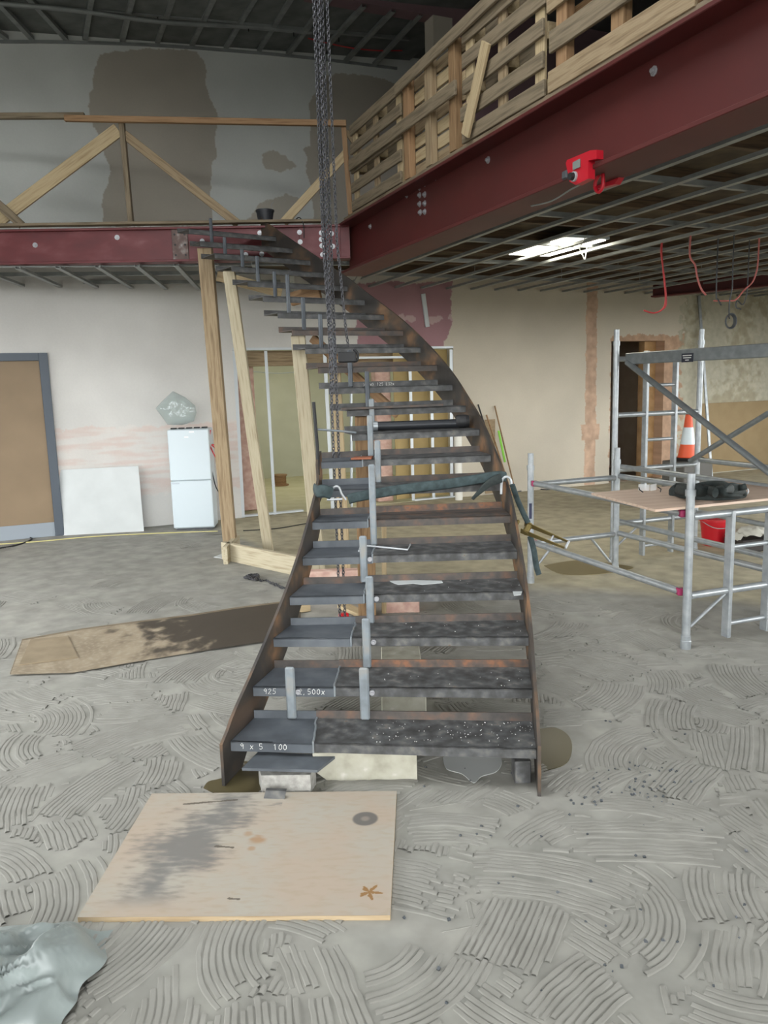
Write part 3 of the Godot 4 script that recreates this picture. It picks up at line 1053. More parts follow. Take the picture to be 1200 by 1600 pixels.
# handwriting in chalk: each sign a few strokes in a box one unit high
const SIGNS := {
	"0": [[0.3, 1.0, 0.05, 0.7, 0.05, 0.25, 0.3, 0.0, 0.55, 0.25, 0.55, 0.7, 0.3, 1.0]],
	"1": [[0.1, 0.8, 0.3, 1.0, 0.3, 0.0]],
	"2": [[0.05, 0.8, 0.3, 1.0, 0.55, 0.75, 0.05, 0.0, 0.6, 0.0]],
	"3": [[0.05, 0.95, 0.5, 0.9, 0.25, 0.55, 0.55, 0.3, 0.3, 0.0, 0.05, 0.1]],
	"5": [[0.6, 1.0, 0.15, 1.0, 0.1, 0.55, 0.5, 0.55, 0.55, 0.2, 0.3, 0.0, 0.05, 0.1]],
	"9": [[0.55, 0.7, 0.3, 0.45, 0.05, 0.7, 0.3, 1.0, 0.55, 0.75, 0.5, 0.0]],
	"x": [[0.05, 0.65, 0.55, 0.0], [0.55, 0.65, 0.05, 0.0]],
	",": [[0.2, 0.1, 0.1, -0.15]],
	"L": [[0.1, 1.0, 0.08, 0.0, 0.55, 0.05]],
	"(": [[0.35, 1.0, 0.1, 0.5, 0.35, 0.0]],
	")": [[0.15, 1.0, 0.4, 0.5, 0.15, 0.0]],
	"W": [[0.0, 0.8, 0.15, 0.0, 0.3, 0.6, 0.45, 0.0, 0.65, 0.8]],
	" ": [],
}

func chalk(words: String, i: int, px: float, parent: Node, lift: float) -> void:
	var k := i + 1 if lift > 0.0 else i
	var p := edge_at_px(k, px)
	if lift > 0.0:
		p.y -= RISE
	var r := Vector3(TREAD_R[k][0], 0, TREAD_R[k][1])
	var l := Vector3(TREAD_L[k][0], 0, TREAD_L[k][1])
	var x := (r - l).normalized()
	var z := x.cross(Vector3.UP)
	if z.z < 0.0:
		z = -z
	var h := 0.026 if lift == 0.0 else 0.022
	var o := p + Vector3(0, -0.037 if lift == 0.0 else 0.006, 0) + z * (0.001 if lift == 0.0 else 0.0085)
	var mb := MB.new()
	var at := 0.0
	for ch in words:
		var tilt := rng.randf_range(-0.1, 0.15)
		for st in SIGNS[ch]:
			var pts := []
			for q in range(0, st.size(), 2):
				pts.append(o + x * ((at + st[q] * 0.95 + st[q + 1] * tilt) * h) + Vector3(0, st[q + 1] * h, 0))
			mb.tube(pts, 0.0013, 5)
		at += 0.82
	var w := part(mb, "chalk_writing", M.chalk, parent)
	w.set_meta("label", "white chalk figures")
# ------------------------------------------------------------------ suspended ceiling grids
func channel_mb(len_: float, wide := 0.05, deep := 0.027) -> MB:
	var mb := MB.new()
	var h := wide * 0.5
	var t := 0.003
	var l := len_ * 0.5
	mb.prism([Vector3(-l, 0, -h), Vector3(-l, 0, h), Vector3(-l, deep, h), Vector3(-l, deep, h - t), Vector3(-l, t, h - t), Vector3(-l, t, -h + t), Vector3(-l, deep, -h + t), Vector3(-l, deep, -h)], Vector3(len_, 0, 0))
	return mb

func channel(a: Vector3, b: Vector3, parent: Node, called := "channel", wide := 0.05, deep := 0.027) -> void:
	part(channel_mb(a.distance_to(b), wide, deep), called, M.channel, parent, Transform3D(along(b - a), (a + b) * 0.5))

func to_wall(p: Vector3, d: Vector3, o := 0.02) -> Vector3:
	return p + d * ((W(0, 0, o) - p).dot(wall_out) / d.dot(wall_out))

func build_grids() -> void:
	# under the rear deck
	var g := thing("ceiling_grid", "narrow strip of metal ceiling channels behind the rear red beam", "ceiling grid", Vector3(-3, 2.93, -9))
	var d := Vector3(-0.112, 0, -0.9937)
	var y := 2.915
	for k in range(-3, 10):
		var a := Vector3(-3.53 + 0.383 * k, y, -8.1 - 0.025 * k)
		channel(a, to_wall(a, d), g)
	for z in [-8.45, -9.1, -9.75]:
		channel(Vector3(-4.8, y + 0.05, z + 0.3), Vector3(-0.1 if z > -9.5 else -1.2, y + 0.05, z - 0.4), g, "cross_rail", 0.04, 0.04)
	# under the deck on the right
	g = thing("ceiling_grid", "wide bare metal ceiling grid beneath the deck beside the long red beam", "ceiling grid", Vector3(3, 3.0, -7))
	y = 3.0
	for k in 21:
		var perp := 0.44 + 0.4 * k
		var far := to_wall(BM(0, y, -perp), -BEAM_ALONG)
		var near := BM(12.6, y, -perp)
		if near.x > 8.7:
			near -= BEAM_ALONG * ((near.x - 8.7) / BEAM_ALONG.x)
		if far.x > 8.6:
			continue
		channel(far, near, g)
	for k in 11:
		var t := -2.6 + k * 1.2
		var a := BM(t, y + 0.03, -0.3)
		var b := BM(t - 0.3, y + 0.03, -8.6)
		if (b - WALL_ORIGIN).dot(wall_out) < 0.05:
			b = to_wall(a, (b - a).normalized(), 0.04)
		if b.x > 8.7:
			b = a.lerp(b, (8.7 - a.x) / (b.x - a.x))
		if (a - WALL_ORIGIN).dot(wall_out) < 0.1 or a.distance_to(b) < 0.5:
			continue
		channel(a, b, g, "cross_rail", 0.04, 0.04)
		for j in 6:
			var p := a.lerp(b, (j + 0.5) / 6.0)
			var mb := MB.new()
			mb.rod(p, Vector3(p.x, 3.2, p.z), 0.004, 5)
			part(mb, "hanger", M.channel, g)
	# joists of the deck above the grid, seen between the channels
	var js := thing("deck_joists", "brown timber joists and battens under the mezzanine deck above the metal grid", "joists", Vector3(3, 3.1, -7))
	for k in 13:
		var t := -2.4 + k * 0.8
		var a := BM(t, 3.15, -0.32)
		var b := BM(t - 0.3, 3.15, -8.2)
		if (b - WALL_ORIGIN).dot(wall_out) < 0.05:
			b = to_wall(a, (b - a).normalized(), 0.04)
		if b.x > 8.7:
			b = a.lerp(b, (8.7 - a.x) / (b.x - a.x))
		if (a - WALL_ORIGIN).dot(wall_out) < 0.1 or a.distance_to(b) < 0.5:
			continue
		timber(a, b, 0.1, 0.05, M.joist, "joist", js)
	# upstairs
	g = thing("ceiling_grid", "sloping upstairs ceiling grid of grey metal channels above the patched wall", "ceiling grid", Vector3(-1.5, 5.7, -9))
	for q in [[50, 63, 0, 10], [103, 63, 45, 0], [133, 63, 143, 0], [191, 66, 207, 0], [246, 68, 270, 0], [300, 72, 334, 0], [353, 76, 398, 0], [405, 80, 455, 0], [450, 87, 515, 0], [495, 92, 570, 10], [540, 98, 590, 45], [585, 103, 634, 50], [10, 62, -60, 8]]:
		var a := on_wall(q[0], q[1], 0.02)
		var b := on_y(q[2], q[3], a.y)
		var dir := (b - a).normalized()
		channel(a, a + dir * (3.6 if q[0] < 480 else 1.5), g, "channel", 0.055, 0.04)
	var trim := MB.new()
	var prev := Vector3.ZERO
	for q in [[-60, 64], [0, 65], [80, 65.5], [150, 67], [230, 70], [310, 75], [420, 84], [500, 92], [620, 107]]:
		var p := on_wall(q[0], q[1], 0.012)
		if prev != Vector3.ZERO:
			trim.box(Transform3D(along(p - prev), (p + prev) * 0.5), Vector3(p.distance_to(prev) + 0.004, 0.03, 0.024))
		prev = p
	part(trim, "edge_track", M.channel, g)
	for k in 3:
		var a := on_wall(-40, 60, 0.7 + k * 1.0)
		var b := on_wall(640, 100, 0.7 + k * 1.0)
		channel(Vector3(a.x, 5.62, a.z), Vector3(b.x, 5.9, b.z), g, "cross_rail", 0.04, 0.04)
	for k in 8:
		var p := on_wall(40 + k * 70, 80, 0.7)
		var mb := MB.new()
		mb.rod(Vector3(p.x, 5.62 + 0.02 * k, p.z), Vector3(p.x, 5.8 + 0.02 * k, p.z), 0.006, 5)
		part(mb, "hanger", M.black, g)
	cable([W(-3.6, 5.52, 0.8), W(-2.2, 5.62, 0.8), W(-1.2, 5.66, 0.75), W(-0.3, 5.76, 0.7), W(0.6, 5.82, 0.7)], 0.025, M.channel, "cable_bundle", "grey cable bundle sagging above the upstairs ceiling grid")
	cable([W(0.6, 5.83, 0.5), W(1.1, 5.84, 0.4), W(1.5, 5.85, 0.4), W(1.9, 5.9, 0.4)], 0.008, M.red_wire, "loose_wire", "red wire lying along the upstairs ceiling grid")
	# light panel laid above the right grid
	var c := Vector3(1.88, 3.065, -8.68)
	var lamp := thing("light_panel", "bright white light panel above the metal ceiling grid", "ceiling light", c)
	var bx := Basis(BEAM_ALONG, Vector3.UP, BEAM_ALONG.cross(Vector3.UP))
	var mb2 := MB.new()
	mb2.box(Transform3D(bx, c + Vector3(0, 0.02, 0)), Vector3(1.06, 0.03, 0.58), 0.004)
	part(mb2, "frame", M.white_gloss, lamp)
	var glow := plain(srgb(255, 255, 250), 0.5)
	glow.emission_enabled = true
	glow.emission = Color(1, 0.98, 0.92)
	glow.emission_energy_multiplier = 6.0
	mb2 = MB.new()
	mb2.box(Transform3D(bx, c), Vector3(1.0, 0.01, 0.52))
	part(mb2, "diffuser", glow, lamp)
	var al := AreaLight3D.new()
	al.name = "panel_light"
	al.area_size = Vector2(1.0, 0.52)
	al.light_energy = 3.0
	al.light_color = Color(1, 0.97, 0.88)
	al.shadow_enabled = true
	lamp.add_child(al)
	al.transform = Transform3D(Basis(BEAM_ALONG, BEAM_ALONG.cross(Vector3.UP), Vector3.UP), Vector3(0, -0.012, 0))
	# dropped wire loop by the panel
	cable([on_y(914, 372, 3.0), on_z(906, 388, -8.5), on_z(910, 398, -8.5), on_z(914, 405, -8.5), on_z(917, 385, -8.5), on_z(919, 372, -8.5)], 0.006, M.chrome, "hanger_wire", "bent bright hanger wire dangling beside the light panel", "wire")
	# dark red cross beam at the far right
	var p0 := on_y(1020, 465, 2.88)
	var p1 := on_y(1200, 448, 2.88)
	p1 = p0 + (p1 - p0).normalized() * 4.2
	var bm := thing("steel_beam", "dark red steel cross beam under the grid near the plastered doorway", "beam", (p0 + p1) * 0.5)
	var mb3 := MB.new()
	mb3.box(Transform3D(along(p1 - p0), (p0 + p1) * 0.5 + Vector3(0, 0.012, 0)), Vector3(p0.distance_to(p1), 0.022, 0.16), 0.003)
	mb3.box(Transform3D(along(p1 - p0), (p0 + p1) * 0.5 + Vector3(0, 0.11, 0)), Vector3(p0.distance_to(p1), 0.19, 0.014))
	part(mb3, "beam_section", M.red, bm)

# ------------------------------------------------------------------ openings in the back wall and what shows through
func room_beyond(s0: float, s1: float, deep: float, high: float, called: String, m: Material, mf: Material) -> void:
	var mb := MB.new()
	wall_box(mb, s0 - 0.1, s0, 0, high, -deep, -0.2)
	wall_box(mb, s1, s1 + 0.1, 0, high, -deep, -0.2)
	wall_box(mb, s0 - 0.1, s1 + 0.1, 0, high, -deep - 0.1, -deep)
	structure(mb, "wall_" + called, m)
	mb = MB.new()
	wall_box(mb, s0 - 0.1, s1 + 0.1, high, high + 0.1, -deep - 0.1, -0.2)
	structure(mb, "ceiling_" + called, m)
	mb = MB.new()
	wall_box(mb, s0 - 0.1, s1 + 0.1, 0.001, 0.006, -deep, -0.02)
	structure(mb, "floor_" + called, mf)

func stud(px0: float, py0: float, px1: float, py1: float, o: float, parent: Node, wide := 0.05) -> void:
	var a := on_wall(px0, py0, o)
	var b := on_wall(px1, py1, o)
	var up := (b - a).normalized()
	var l := a.distance_to(b)
	var mb := MB.new()
	var x := wall_along
	var h := wide * 0.5
	var t := 0.003
	# a C section open to the side
	var base := [[-h, 0.0], [h, 0.0], [h, -0.07], [h - 0.012, -0.07], [h - 0.012, -0.067], [h - t, -0.067], [h - t, -t], [-h, -t]]
	var pts := []
	for q in base:
		pts.append(a + x * q[0] + wall_out * q[1])
	mb.prism(pts, up * l)
	part(mb, "stud", M.stud, parent)

func build_openings() -> void:
	# lit store room beyond the stud frame
	var olive := mottled(100, [[0.0, srgb(184, 186, 168)], [1.0, srgb(196, 198, 181)]], 0.9, Vector3(0.4, 0.4, 0.4))
	room_beyond(stud_s0 - 0.5, stud_s1 + 0.5, 4.2, 2.9, "store_room", olive, mottled(101, [[0.0, srgb(176, 172, 140)], [1.0, srgb(192, 188, 158)]], 0.9, Vector3(0.5, 0.5, 0.5)))
	var inner := MB.new()
	wall_box(inner, wall_sy(425, 700).x + 0.25, wall_sy(425, 700).x + 0.37, 0, 2.9, -4.2, -2.6)
	structure(inner, "wall_store_room_return", olive)
	# its lamp, out of sight over the opening
	var c := W((stud_s0 + stud_s1) * 0.5, 2.86, -2.2)
	var lamp := thing("light_panel", "light panel on the ceiling of the store room beyond the stud frame", "ceiling light", c)
	var bx := Basis(wall_along, Vector3.UP, wall_out)
	var mb := MB.new()
	mb.box(Transform3D(bx, c), Vector3(1.24, 0.04, 0.64), 0.004)
	part(mb, "frame", M.white_gloss, lamp)
	var glow := plain(srgb(255, 250, 235), 0.5)
	glow.emission_enabled = true
	glow.emission = Color(1, 0.96, 0.84)
	glow.emission_energy_multiplier = 5.0
	mb = MB.new()
	mb.box(Transform3D(bx, c - Vector3(0, 0.022, 0)), Vector3(1.2, 0.006, 0.6))
	part(mb, "diffuser", glow, lamp)
	var al := AreaLight3D.new()
	al.name = "panel_light"
	al.area_size = Vector2(1.2, 0.6)
	al.light_energy = 4.2
	al.light_color = Color(1, 0.99, 0.93)
	al.shadow_enabled = true
	lamp.add_child(al)
	al.transform = Transform3D(Basis(wall_along, wall_out, Vector3.UP) if wall_along.cross(wall_out).y > 0 else Basis(wall_along, -wall_out, Vector3.UP), Vector3(0, -0.03, 0))
	# metal stud frame
	var fr := thing("stud_frame", "shiny galvanised metal stud frame filling the wide wall opening", "stud frame", W((stud_s0 + stud_s1) * 0.5, 0, -0.1))
	stud(380, 812, 366, 548, -0.01, fr)
	stud(430, 806, 415, 548, -0.01, fr, 0.04)
	stud(520, 796, 507, 546, -0.01, fr)
	stud(550, 792, 549, 546, -0.01, fr, 0.025)
	stud(646, 782, 640, 546, -0.01, fr, 0.045)
	stud(678, 780, 673, 546, -0.01, fr, 0.045)
	stud(706, 777, 705, 546, -0.01, fr, 0.05)
	mb = MB.new()
	wall_box(mb, stud_s0, stud_s1, STUD_H - 0.03, STUD_H, -0.09, 0.004)
	part(mb, "head_track", M.stud, fr)
	mb = MB.new()
	wall_box(mb, stud_s0, wall_sy(470, 700).x, 0.008, 0.03, -0.09, 0.004)
	wall_box(mb, wall_sy(646, 700).x, stud_s1, 0.008, 0.03, -0.09, 0.004)
	part(mb, "floor_track", M.stud, fr)
	mb = MB.new()
	wall_box(mb, wall_sy(545, 560).x, wall_sy(655, 560).x, 2.05, 2.08, -0.07, 0.0)
	part(mb, "noggin", M.stud, fr)
	# boards fixed to the far side of the studs
	var sheet_m := mottled(102, [[0.0, srgb(150, 130, 86)], [1.0, srgb(172, 150, 104)]], 0.85, Vector3(0.5, 0.5, 0.5))
	var bounds := [622, 644, 676, 707]
	for k in 3:
		mb = MB.new()
		wall_box(mb, wall_sy(bounds[k], 700).x, wall_sy(bounds[k + 1], 700).x - 0.01, 0.04, STUD_H - 0.04, -0.11 - 0.006 * k, -0.095 - 0.006 * k, 0.002)
		var o := part(mb, "backing_board", sheet_m)
		tag(o, ["tan backing board behind the studs next to the pinkish pier", "middle tan backing board between two bright studs", "tan backing board at the outer end of the stud frame"][k], "board", "backing boards on the stud frame")
	# pinkish plaster piers and rough timber lintel inside the opening
	mb = MB.new()
	wall_box(mb, wall_sy(383, 700).x + 0.05, wall_sy(383, 700).x + 0.3, 0.01, 2.15, -0.75, -0.5, 0.01)
	tag(part(mb, "plaster_pier", M.pink_board), "brownish plastered pier inside the opening near the two pale posts", "pier")
	mb = MB.new()
	wall_box(mb, wall_sy(598, 700).x, wall_sy(622, 700).x, 0.01, 1.97, -0.35, -0.2, 0.008)
	tag(part(mb, "plaster_pier", M.pink_board), "narrow pinkish pier inside the opening beside the tan boards", "pier")
	var lint := timber(W(stud_s0 + 0.1, 2.08, -0.3), W(stud_s1 - 0.1, 2.08, -0.3), 0.2, 0.1, M.post_brown, "timber_lintel")
	tag(lint, "rough brown timber lintel just behind the metal head track", "lintel")
	# cable reel on the far floor
	var sp := on_plane(437, 741, W(0, 0.0, -3.0), wall_out)
	sp.y = 0.01
	var reel := thing("cable_reel", "small wooden cable reel on the store room floor", "cable reel", sp)
	mb = MB.new()
	mb.lathe([Vector2(0, 0), Vector2(0.15, 0), Vector2(0.15, 0.02), Vector2(0.11, 0.02), Vector2(0.11, 0.17), Vector2(0.0, 0.17)], Transform3D(Basis.IDENTITY, sp), 18)
	part(mb, "drum", M.pine_orange, reel)
	mb = MB.new()
	mb.lathe([Vector2(0, 0.17), Vector2(0.13, 0.17), Vector2(0.13, 0.19), Vector2(0, 0.19)], Transform3D(Basis.IDENTITY, sp), 18)
	part(mb, "flange", M.prop, reel)
	cable([W(0.0, 1.95, -1.2), W(0.6, 1.9, -1.3), W(1.2, 1.96, -1.4)], 0.006, M.white_gloss, "thin_cable", "thin white cable strung across the store room")
	# dark doorway on the right with a rough plaster reveal
	var dark := mottled(103, [[0.0, srgb(150, 134, 116)], [1.0, srgb(168, 152, 134)]], 0.9, Vector3(0.8, 0.8, 0.8))
	room_beyond(door_s0 - 0.4, door_s1 + 0.4, 6.5, 2.7, "dark_lobby", dark, dark)
	mb = MB.new()
	wall_box(mb, (on_wall(1006, 600, -0.2) - WALL_ORIGIN).dot(wall_along), door_s1 + 0.4, 0.01, DOOR_H, -0.34, -0.2)
	structure(mb, "trim_2", mottled(104, [[0.0, srgb(150, 118, 80)], [0.5, srgb(178, 142, 98)], [1.0, srgb(192, 160, 122)]], 0.9, Vector3(0.8, 0.8, 0.8)))
	# the door on the left
	var s1 := wall_sy(74, 552).x
	var h := 2.17
	var dr := MB.new()
	wall_box(dr, -4.3, s1 - 0.1, 0.17, h - 0.08, 0.0, 0.025, 0.002)
	var door := structure(dr, "door_1", mottled(105, [[0.0, srgb(122, 103, 79)], [1.0, srgb(136, 116, 91)]], 0.6, Vector3(0.3, 0.3, 0.3)))
	var f := MB.new()
	wall_box(f, s1 - 0.1, s1, 0.0, h, 0.0, 0.05, 0.004)
	wall_box(f, -4.4, s1 - 0.1, h - 0.09, h, 0.0, 0.05, 0.004)
	part(f, "door_frame", plain(srgb(70, 78, 88), 0.5), door)
	f = MB.new()
	wall_box(f, -4.3, s1 - 0.1, 0.0, 0.17, 0.0, 0.03, 0.002)
	part(f, "kick_plate", plain(srgb(138, 146, 154), 0.5), door)
	# metal strip fixed high on the pink patch
	var a := on_wall(661, 459, 0.02)
	var b := on_wall(668, 511, 0.02)
	var ms := timber(a, b, 0.03, 0.06, plain(srgb(196, 202, 206), 0.4), "wall_bracket", self, wall_out, 0.002)
	tag(ms, "short bright metal strip fixed on the pink plaster patch above the stringer", "bracket")
	# tan board against the wall at the far right
	mb = MB.new()
	var ts := wall_sy(1090, 650).x
	wall_box(mb, ts, ts + 3.2, 0.02, wall_sy(1150, 628).y, 0.0, 0.02, 0.002)
	tag(part(mb, "wall_board", mottled(106, [[0.0, srgb(140, 120, 88)], [1.0, srgb(156, 136, 102)]], 0.8, Vector3(0.6, 0.6, 0.6))), "tan board fixed low on the rough plaster behind the traffic cone", "board")
	# metal angle leaning beside it
	var q0 := on_wall(1112, 738, 0.35)
	q0.y = 0.0
	var ang := timber(q0, on_wall(1092, 462, 0.03), 0.04, 0.04, M.galv, "metal_angle", self, Vector3.RIGHT, 0.002)
	tag(ang, "long thin metal angle leaning on the wall behind the scaffold", "metal angle")

# ------------------------------------------------------------------ edge protection upstairs
func build_guards() -> void:
	var pt := Vector3(-1.85, 0, -8.36)
	var nn := Vector3(0.0655, 0, 0.9978)
	var g := thing("timber_guard_rail", "rough timber guard rail with diagonal braces along the rear beam", "guard rail", Vector3(-2.2, DECK, -8.35))
	var lay := func(x0, y0, x1, y1, high, wide, m, called, o):
		timber(on_plane(x0, y0, pt + nn * o, nn), on_plane(x1, y1, pt + nn * o, nn), high, wide, m, called, g)
	lay.call(-60, 182, 132, 181, 0.055, 0.05, M.pine_grey, "top_rail", 0.0)
	lay.call(101, 185, 541, 193, 0.055, 0.05, M.pine_orange, "top_rail", 0.02)
	lay.call(190, 188, 205, 350, 0.06, 0.05, M.pine_grey, "post", -0.04)
	lay.call(537, 197, 548, 336, 0.055, 0.05, M.pine_orange, "post", -0.03)
	lay.call(185, 203, -5, 346, 0.13, 0.03, M.pine, "brace", -0.03)
	lay.call(194, 210, 372, 350, 0.085, 0.035, M.post_brown, "brace", -0.06)
	lay.call(541, 240, 443, 348, 0.085, 0.035, M.pine, "brace", -0.06)
	lay.call(-8, 314, 34, 352, 0.08, 0.04, M.pine_grey, "brace", 0.02)
	timber(Vector3(-6.4, DECK + 0.01, -8.03), Vector3(-0.45, DECK + 0.01, -8.43), 0.025, 0.1, M.pine_grey, "edge_board", g)
	lay.call(541, 205, 565, 240, 0.05, 0.03, M.post_brown, "brace", -0.2)
	# timber strip on the long beam
	var strip := timber(BM(0.1, DECK + 0.012, -0.09), BM(13.0, DECK + 0.012, -0.09), 0.03, 0.16, M.pine_grey, "edge_board")
	tag(strip, "long flat timber strip lying on the deep red beam under the pallets", "timber strip")
	# pallets stood on edge
	var y0 := DECK + 0.03
	pallet(0.36, 1.58, y0, y0 + 0.8, 0, "weathered pallet standing on edge next to the corner of the guard rail")
	pallet(1.62, 2.6, y0, y0 + 0.76, 1, "pallet on edge with orange brown uprights, beside the corner pallet")
	pallet(2.66, 3.7, y0, y0 + 0.76, 0, "pallet on edge with pale blocks and a loose plank leaning on it")
	pallet(3.74, 4.94, y0, y0 + 0.76, 2, "pallet on edge with wide clean boards, over the red beam clamp")
	pallet(5.0, 6.2, y0, y0 + 0.76, 2, "pallet on edge furthest along the deep beam from the corner")
	var rail := timber(BM(0.4, y0 + 0.42, 0.02), BM(2.62, y0 + 0.40, 0.02), 0.1, 0.022, M.pine_grey, "rail_board")
	tag(rail, "long weathered board nailed across the two corner pallets at mid height", "board")
	rail = timber(BM(1.55, y0 + 0.73, 0.02), BM(4.2, y0 + 0.79, 0.02), 0.09, 0.022, M.pine_grey, "rail_board")
	tag(rail, "long weathered board along the top of the middle pallets", "board")
	var pl := timber(on_plane(760, 66, BM(0, 0, 0.03), BEAM_OUT), on_plane(727, 212, BM(0, 0, 0.03), BEAM_OUT), 0.11, 0.022, M.pine, "leaning_plank", self, BEAM_ALONG)
	tag(pl, "clean pale plank leaning upright against the pallets", "plank")
	# bucket on the deck by the stair head
	var bp := on_z(415, 350, -8.5)
	bp.y = DECK + 0.02
	var bk := thing("bucket", "small dark bucket on the deck at the head of the stair", "bucket", bp)
	var mb := MB.new()
	mb.lathe([Vector2(0, 0), Vector2(0.07, 0), Vector2(0.09, 0.11), Vector2(0.096, 0.11), Vector2(0.096, 0.125), Vector2(0.086, 0.125), Vector2(0.066, 0.01), Vector2(0, 0.01)], Transform3D(Basis.IDENTITY, bp), 18)
	part(mb, "pail", plain(srgb(44, 46, 52), 0.5), bk)
	mb = MB.new()
	mb.tube(curve([bp + Vector3(0.09, 0.12, 0), bp + Vector3(0.07, 0.17, 0.02), bp + Vector3(0.1, 0.2, 0.02)], 4), 0.003, 5)
	part(mb, "handle", M.chrome, bk)
	cable([on_z(462, 343, -8.42), on_z(468, 340, -8.38), on_z(474, 350, -8.36), on_z(475, 372, -8.36)], 0.005, M.black, "loose_wire", "black wire curling over the rear beam by the bucket")

func pallet(t0: float, t1: float, y0: float, y1: float, style: int, label: String) -> void:
	var o := thing("pallet", label, "pallet", BM((t0 + t1) * 0.5, y0, -0.1), "pallets along the deep beam")
	var l := t1 - t0
	var h := y1 - y0
	var front := 5 if style == 0 else (0 if style == 1 else 4)
	for k in front:
		var y := y0 + 0.05 + (h - 0.1) * k / (front - 1)
		var wide := 0.095 if style == 0 else 0.12
		timber(BM(t0 + rng.randf_range(-0.02, 0.02), y + rng.randf_range(-0.008, 0.008), -0.012), BM(t1 + rng.randf_range(-0.02, 0.02), y + rng.randf_range(-0.008, 0.008), -0.012), wide, 0.022, M.pine_grey if style == 0 else (M.post_brown if k % 2 == 0 else M.pine_grey), "deck_board", o)
	if style == 0:
		for k in 3:
			var t := t0 + 0.08 + (l - 0.16) * k / 2.0
			timber(BM(t, y0, -0.036), BM(t, y1, -0.036), 0.1, 0.022, M.pine if k != 1 else M.post_brown, "bearer", o, BEAM_ALONG)
			for j in 3:
				var y := y0 + 0.06 + (h - 0.12) * j / 2.0
				timber(BM(t - 0.05, y, -0.09), BM(t + 0.05, y, -0.09), 0.1, 0.08, M.pine, "block", o)
		for j in 3:
			var y := y0 + 0.06 + (h - 0.12) * j / 2.0
			timber(BM(t0, y, -0.142), BM(t1, y, -0.142), 0.1, 0.022, M.pine_grey, "rear_board", o)
	elif style == 1:
		for k in 3:
			var t := t0 + 0.07 + (l - 0.16) * k / 2.0
			timber(BM(t, y0, -0.035), BM(t, y1, -0.035), 0.1, 0.06, [M.pine_orange, M.post_brown, M.prop][k], "bearer", o, BEAM_ALONG)
		for j in 7:
			var y := y0 + 0.05 + (h - 0.1) * j / 6.0
			timber(BM(t0, y, -0.078), BM(t1, y, -0.078), 0.09, 0.02, M.post_brown if j % 3 == 0 else M.pine, "deck_board", o)
	else:
		for k in 3:
			var t := t0 + 0.1 + (l - 0.2) * k / 2.0
			timber(BM(t, y0, -0.055), BM(t, y1, -0.055), 0.1, 0.06, M.pine_orange if k != 1 else M.prop, "bearer", o, BEAM_ALONG)
		for j in 3:
			var y := y0 + 0.08 + (h - 0.16) * j / 2.0
			timber(BM(t0, y, -0.097), BM(t1, y, -0.097), 0.09, 0.02, M.prop, "rear_board", o)

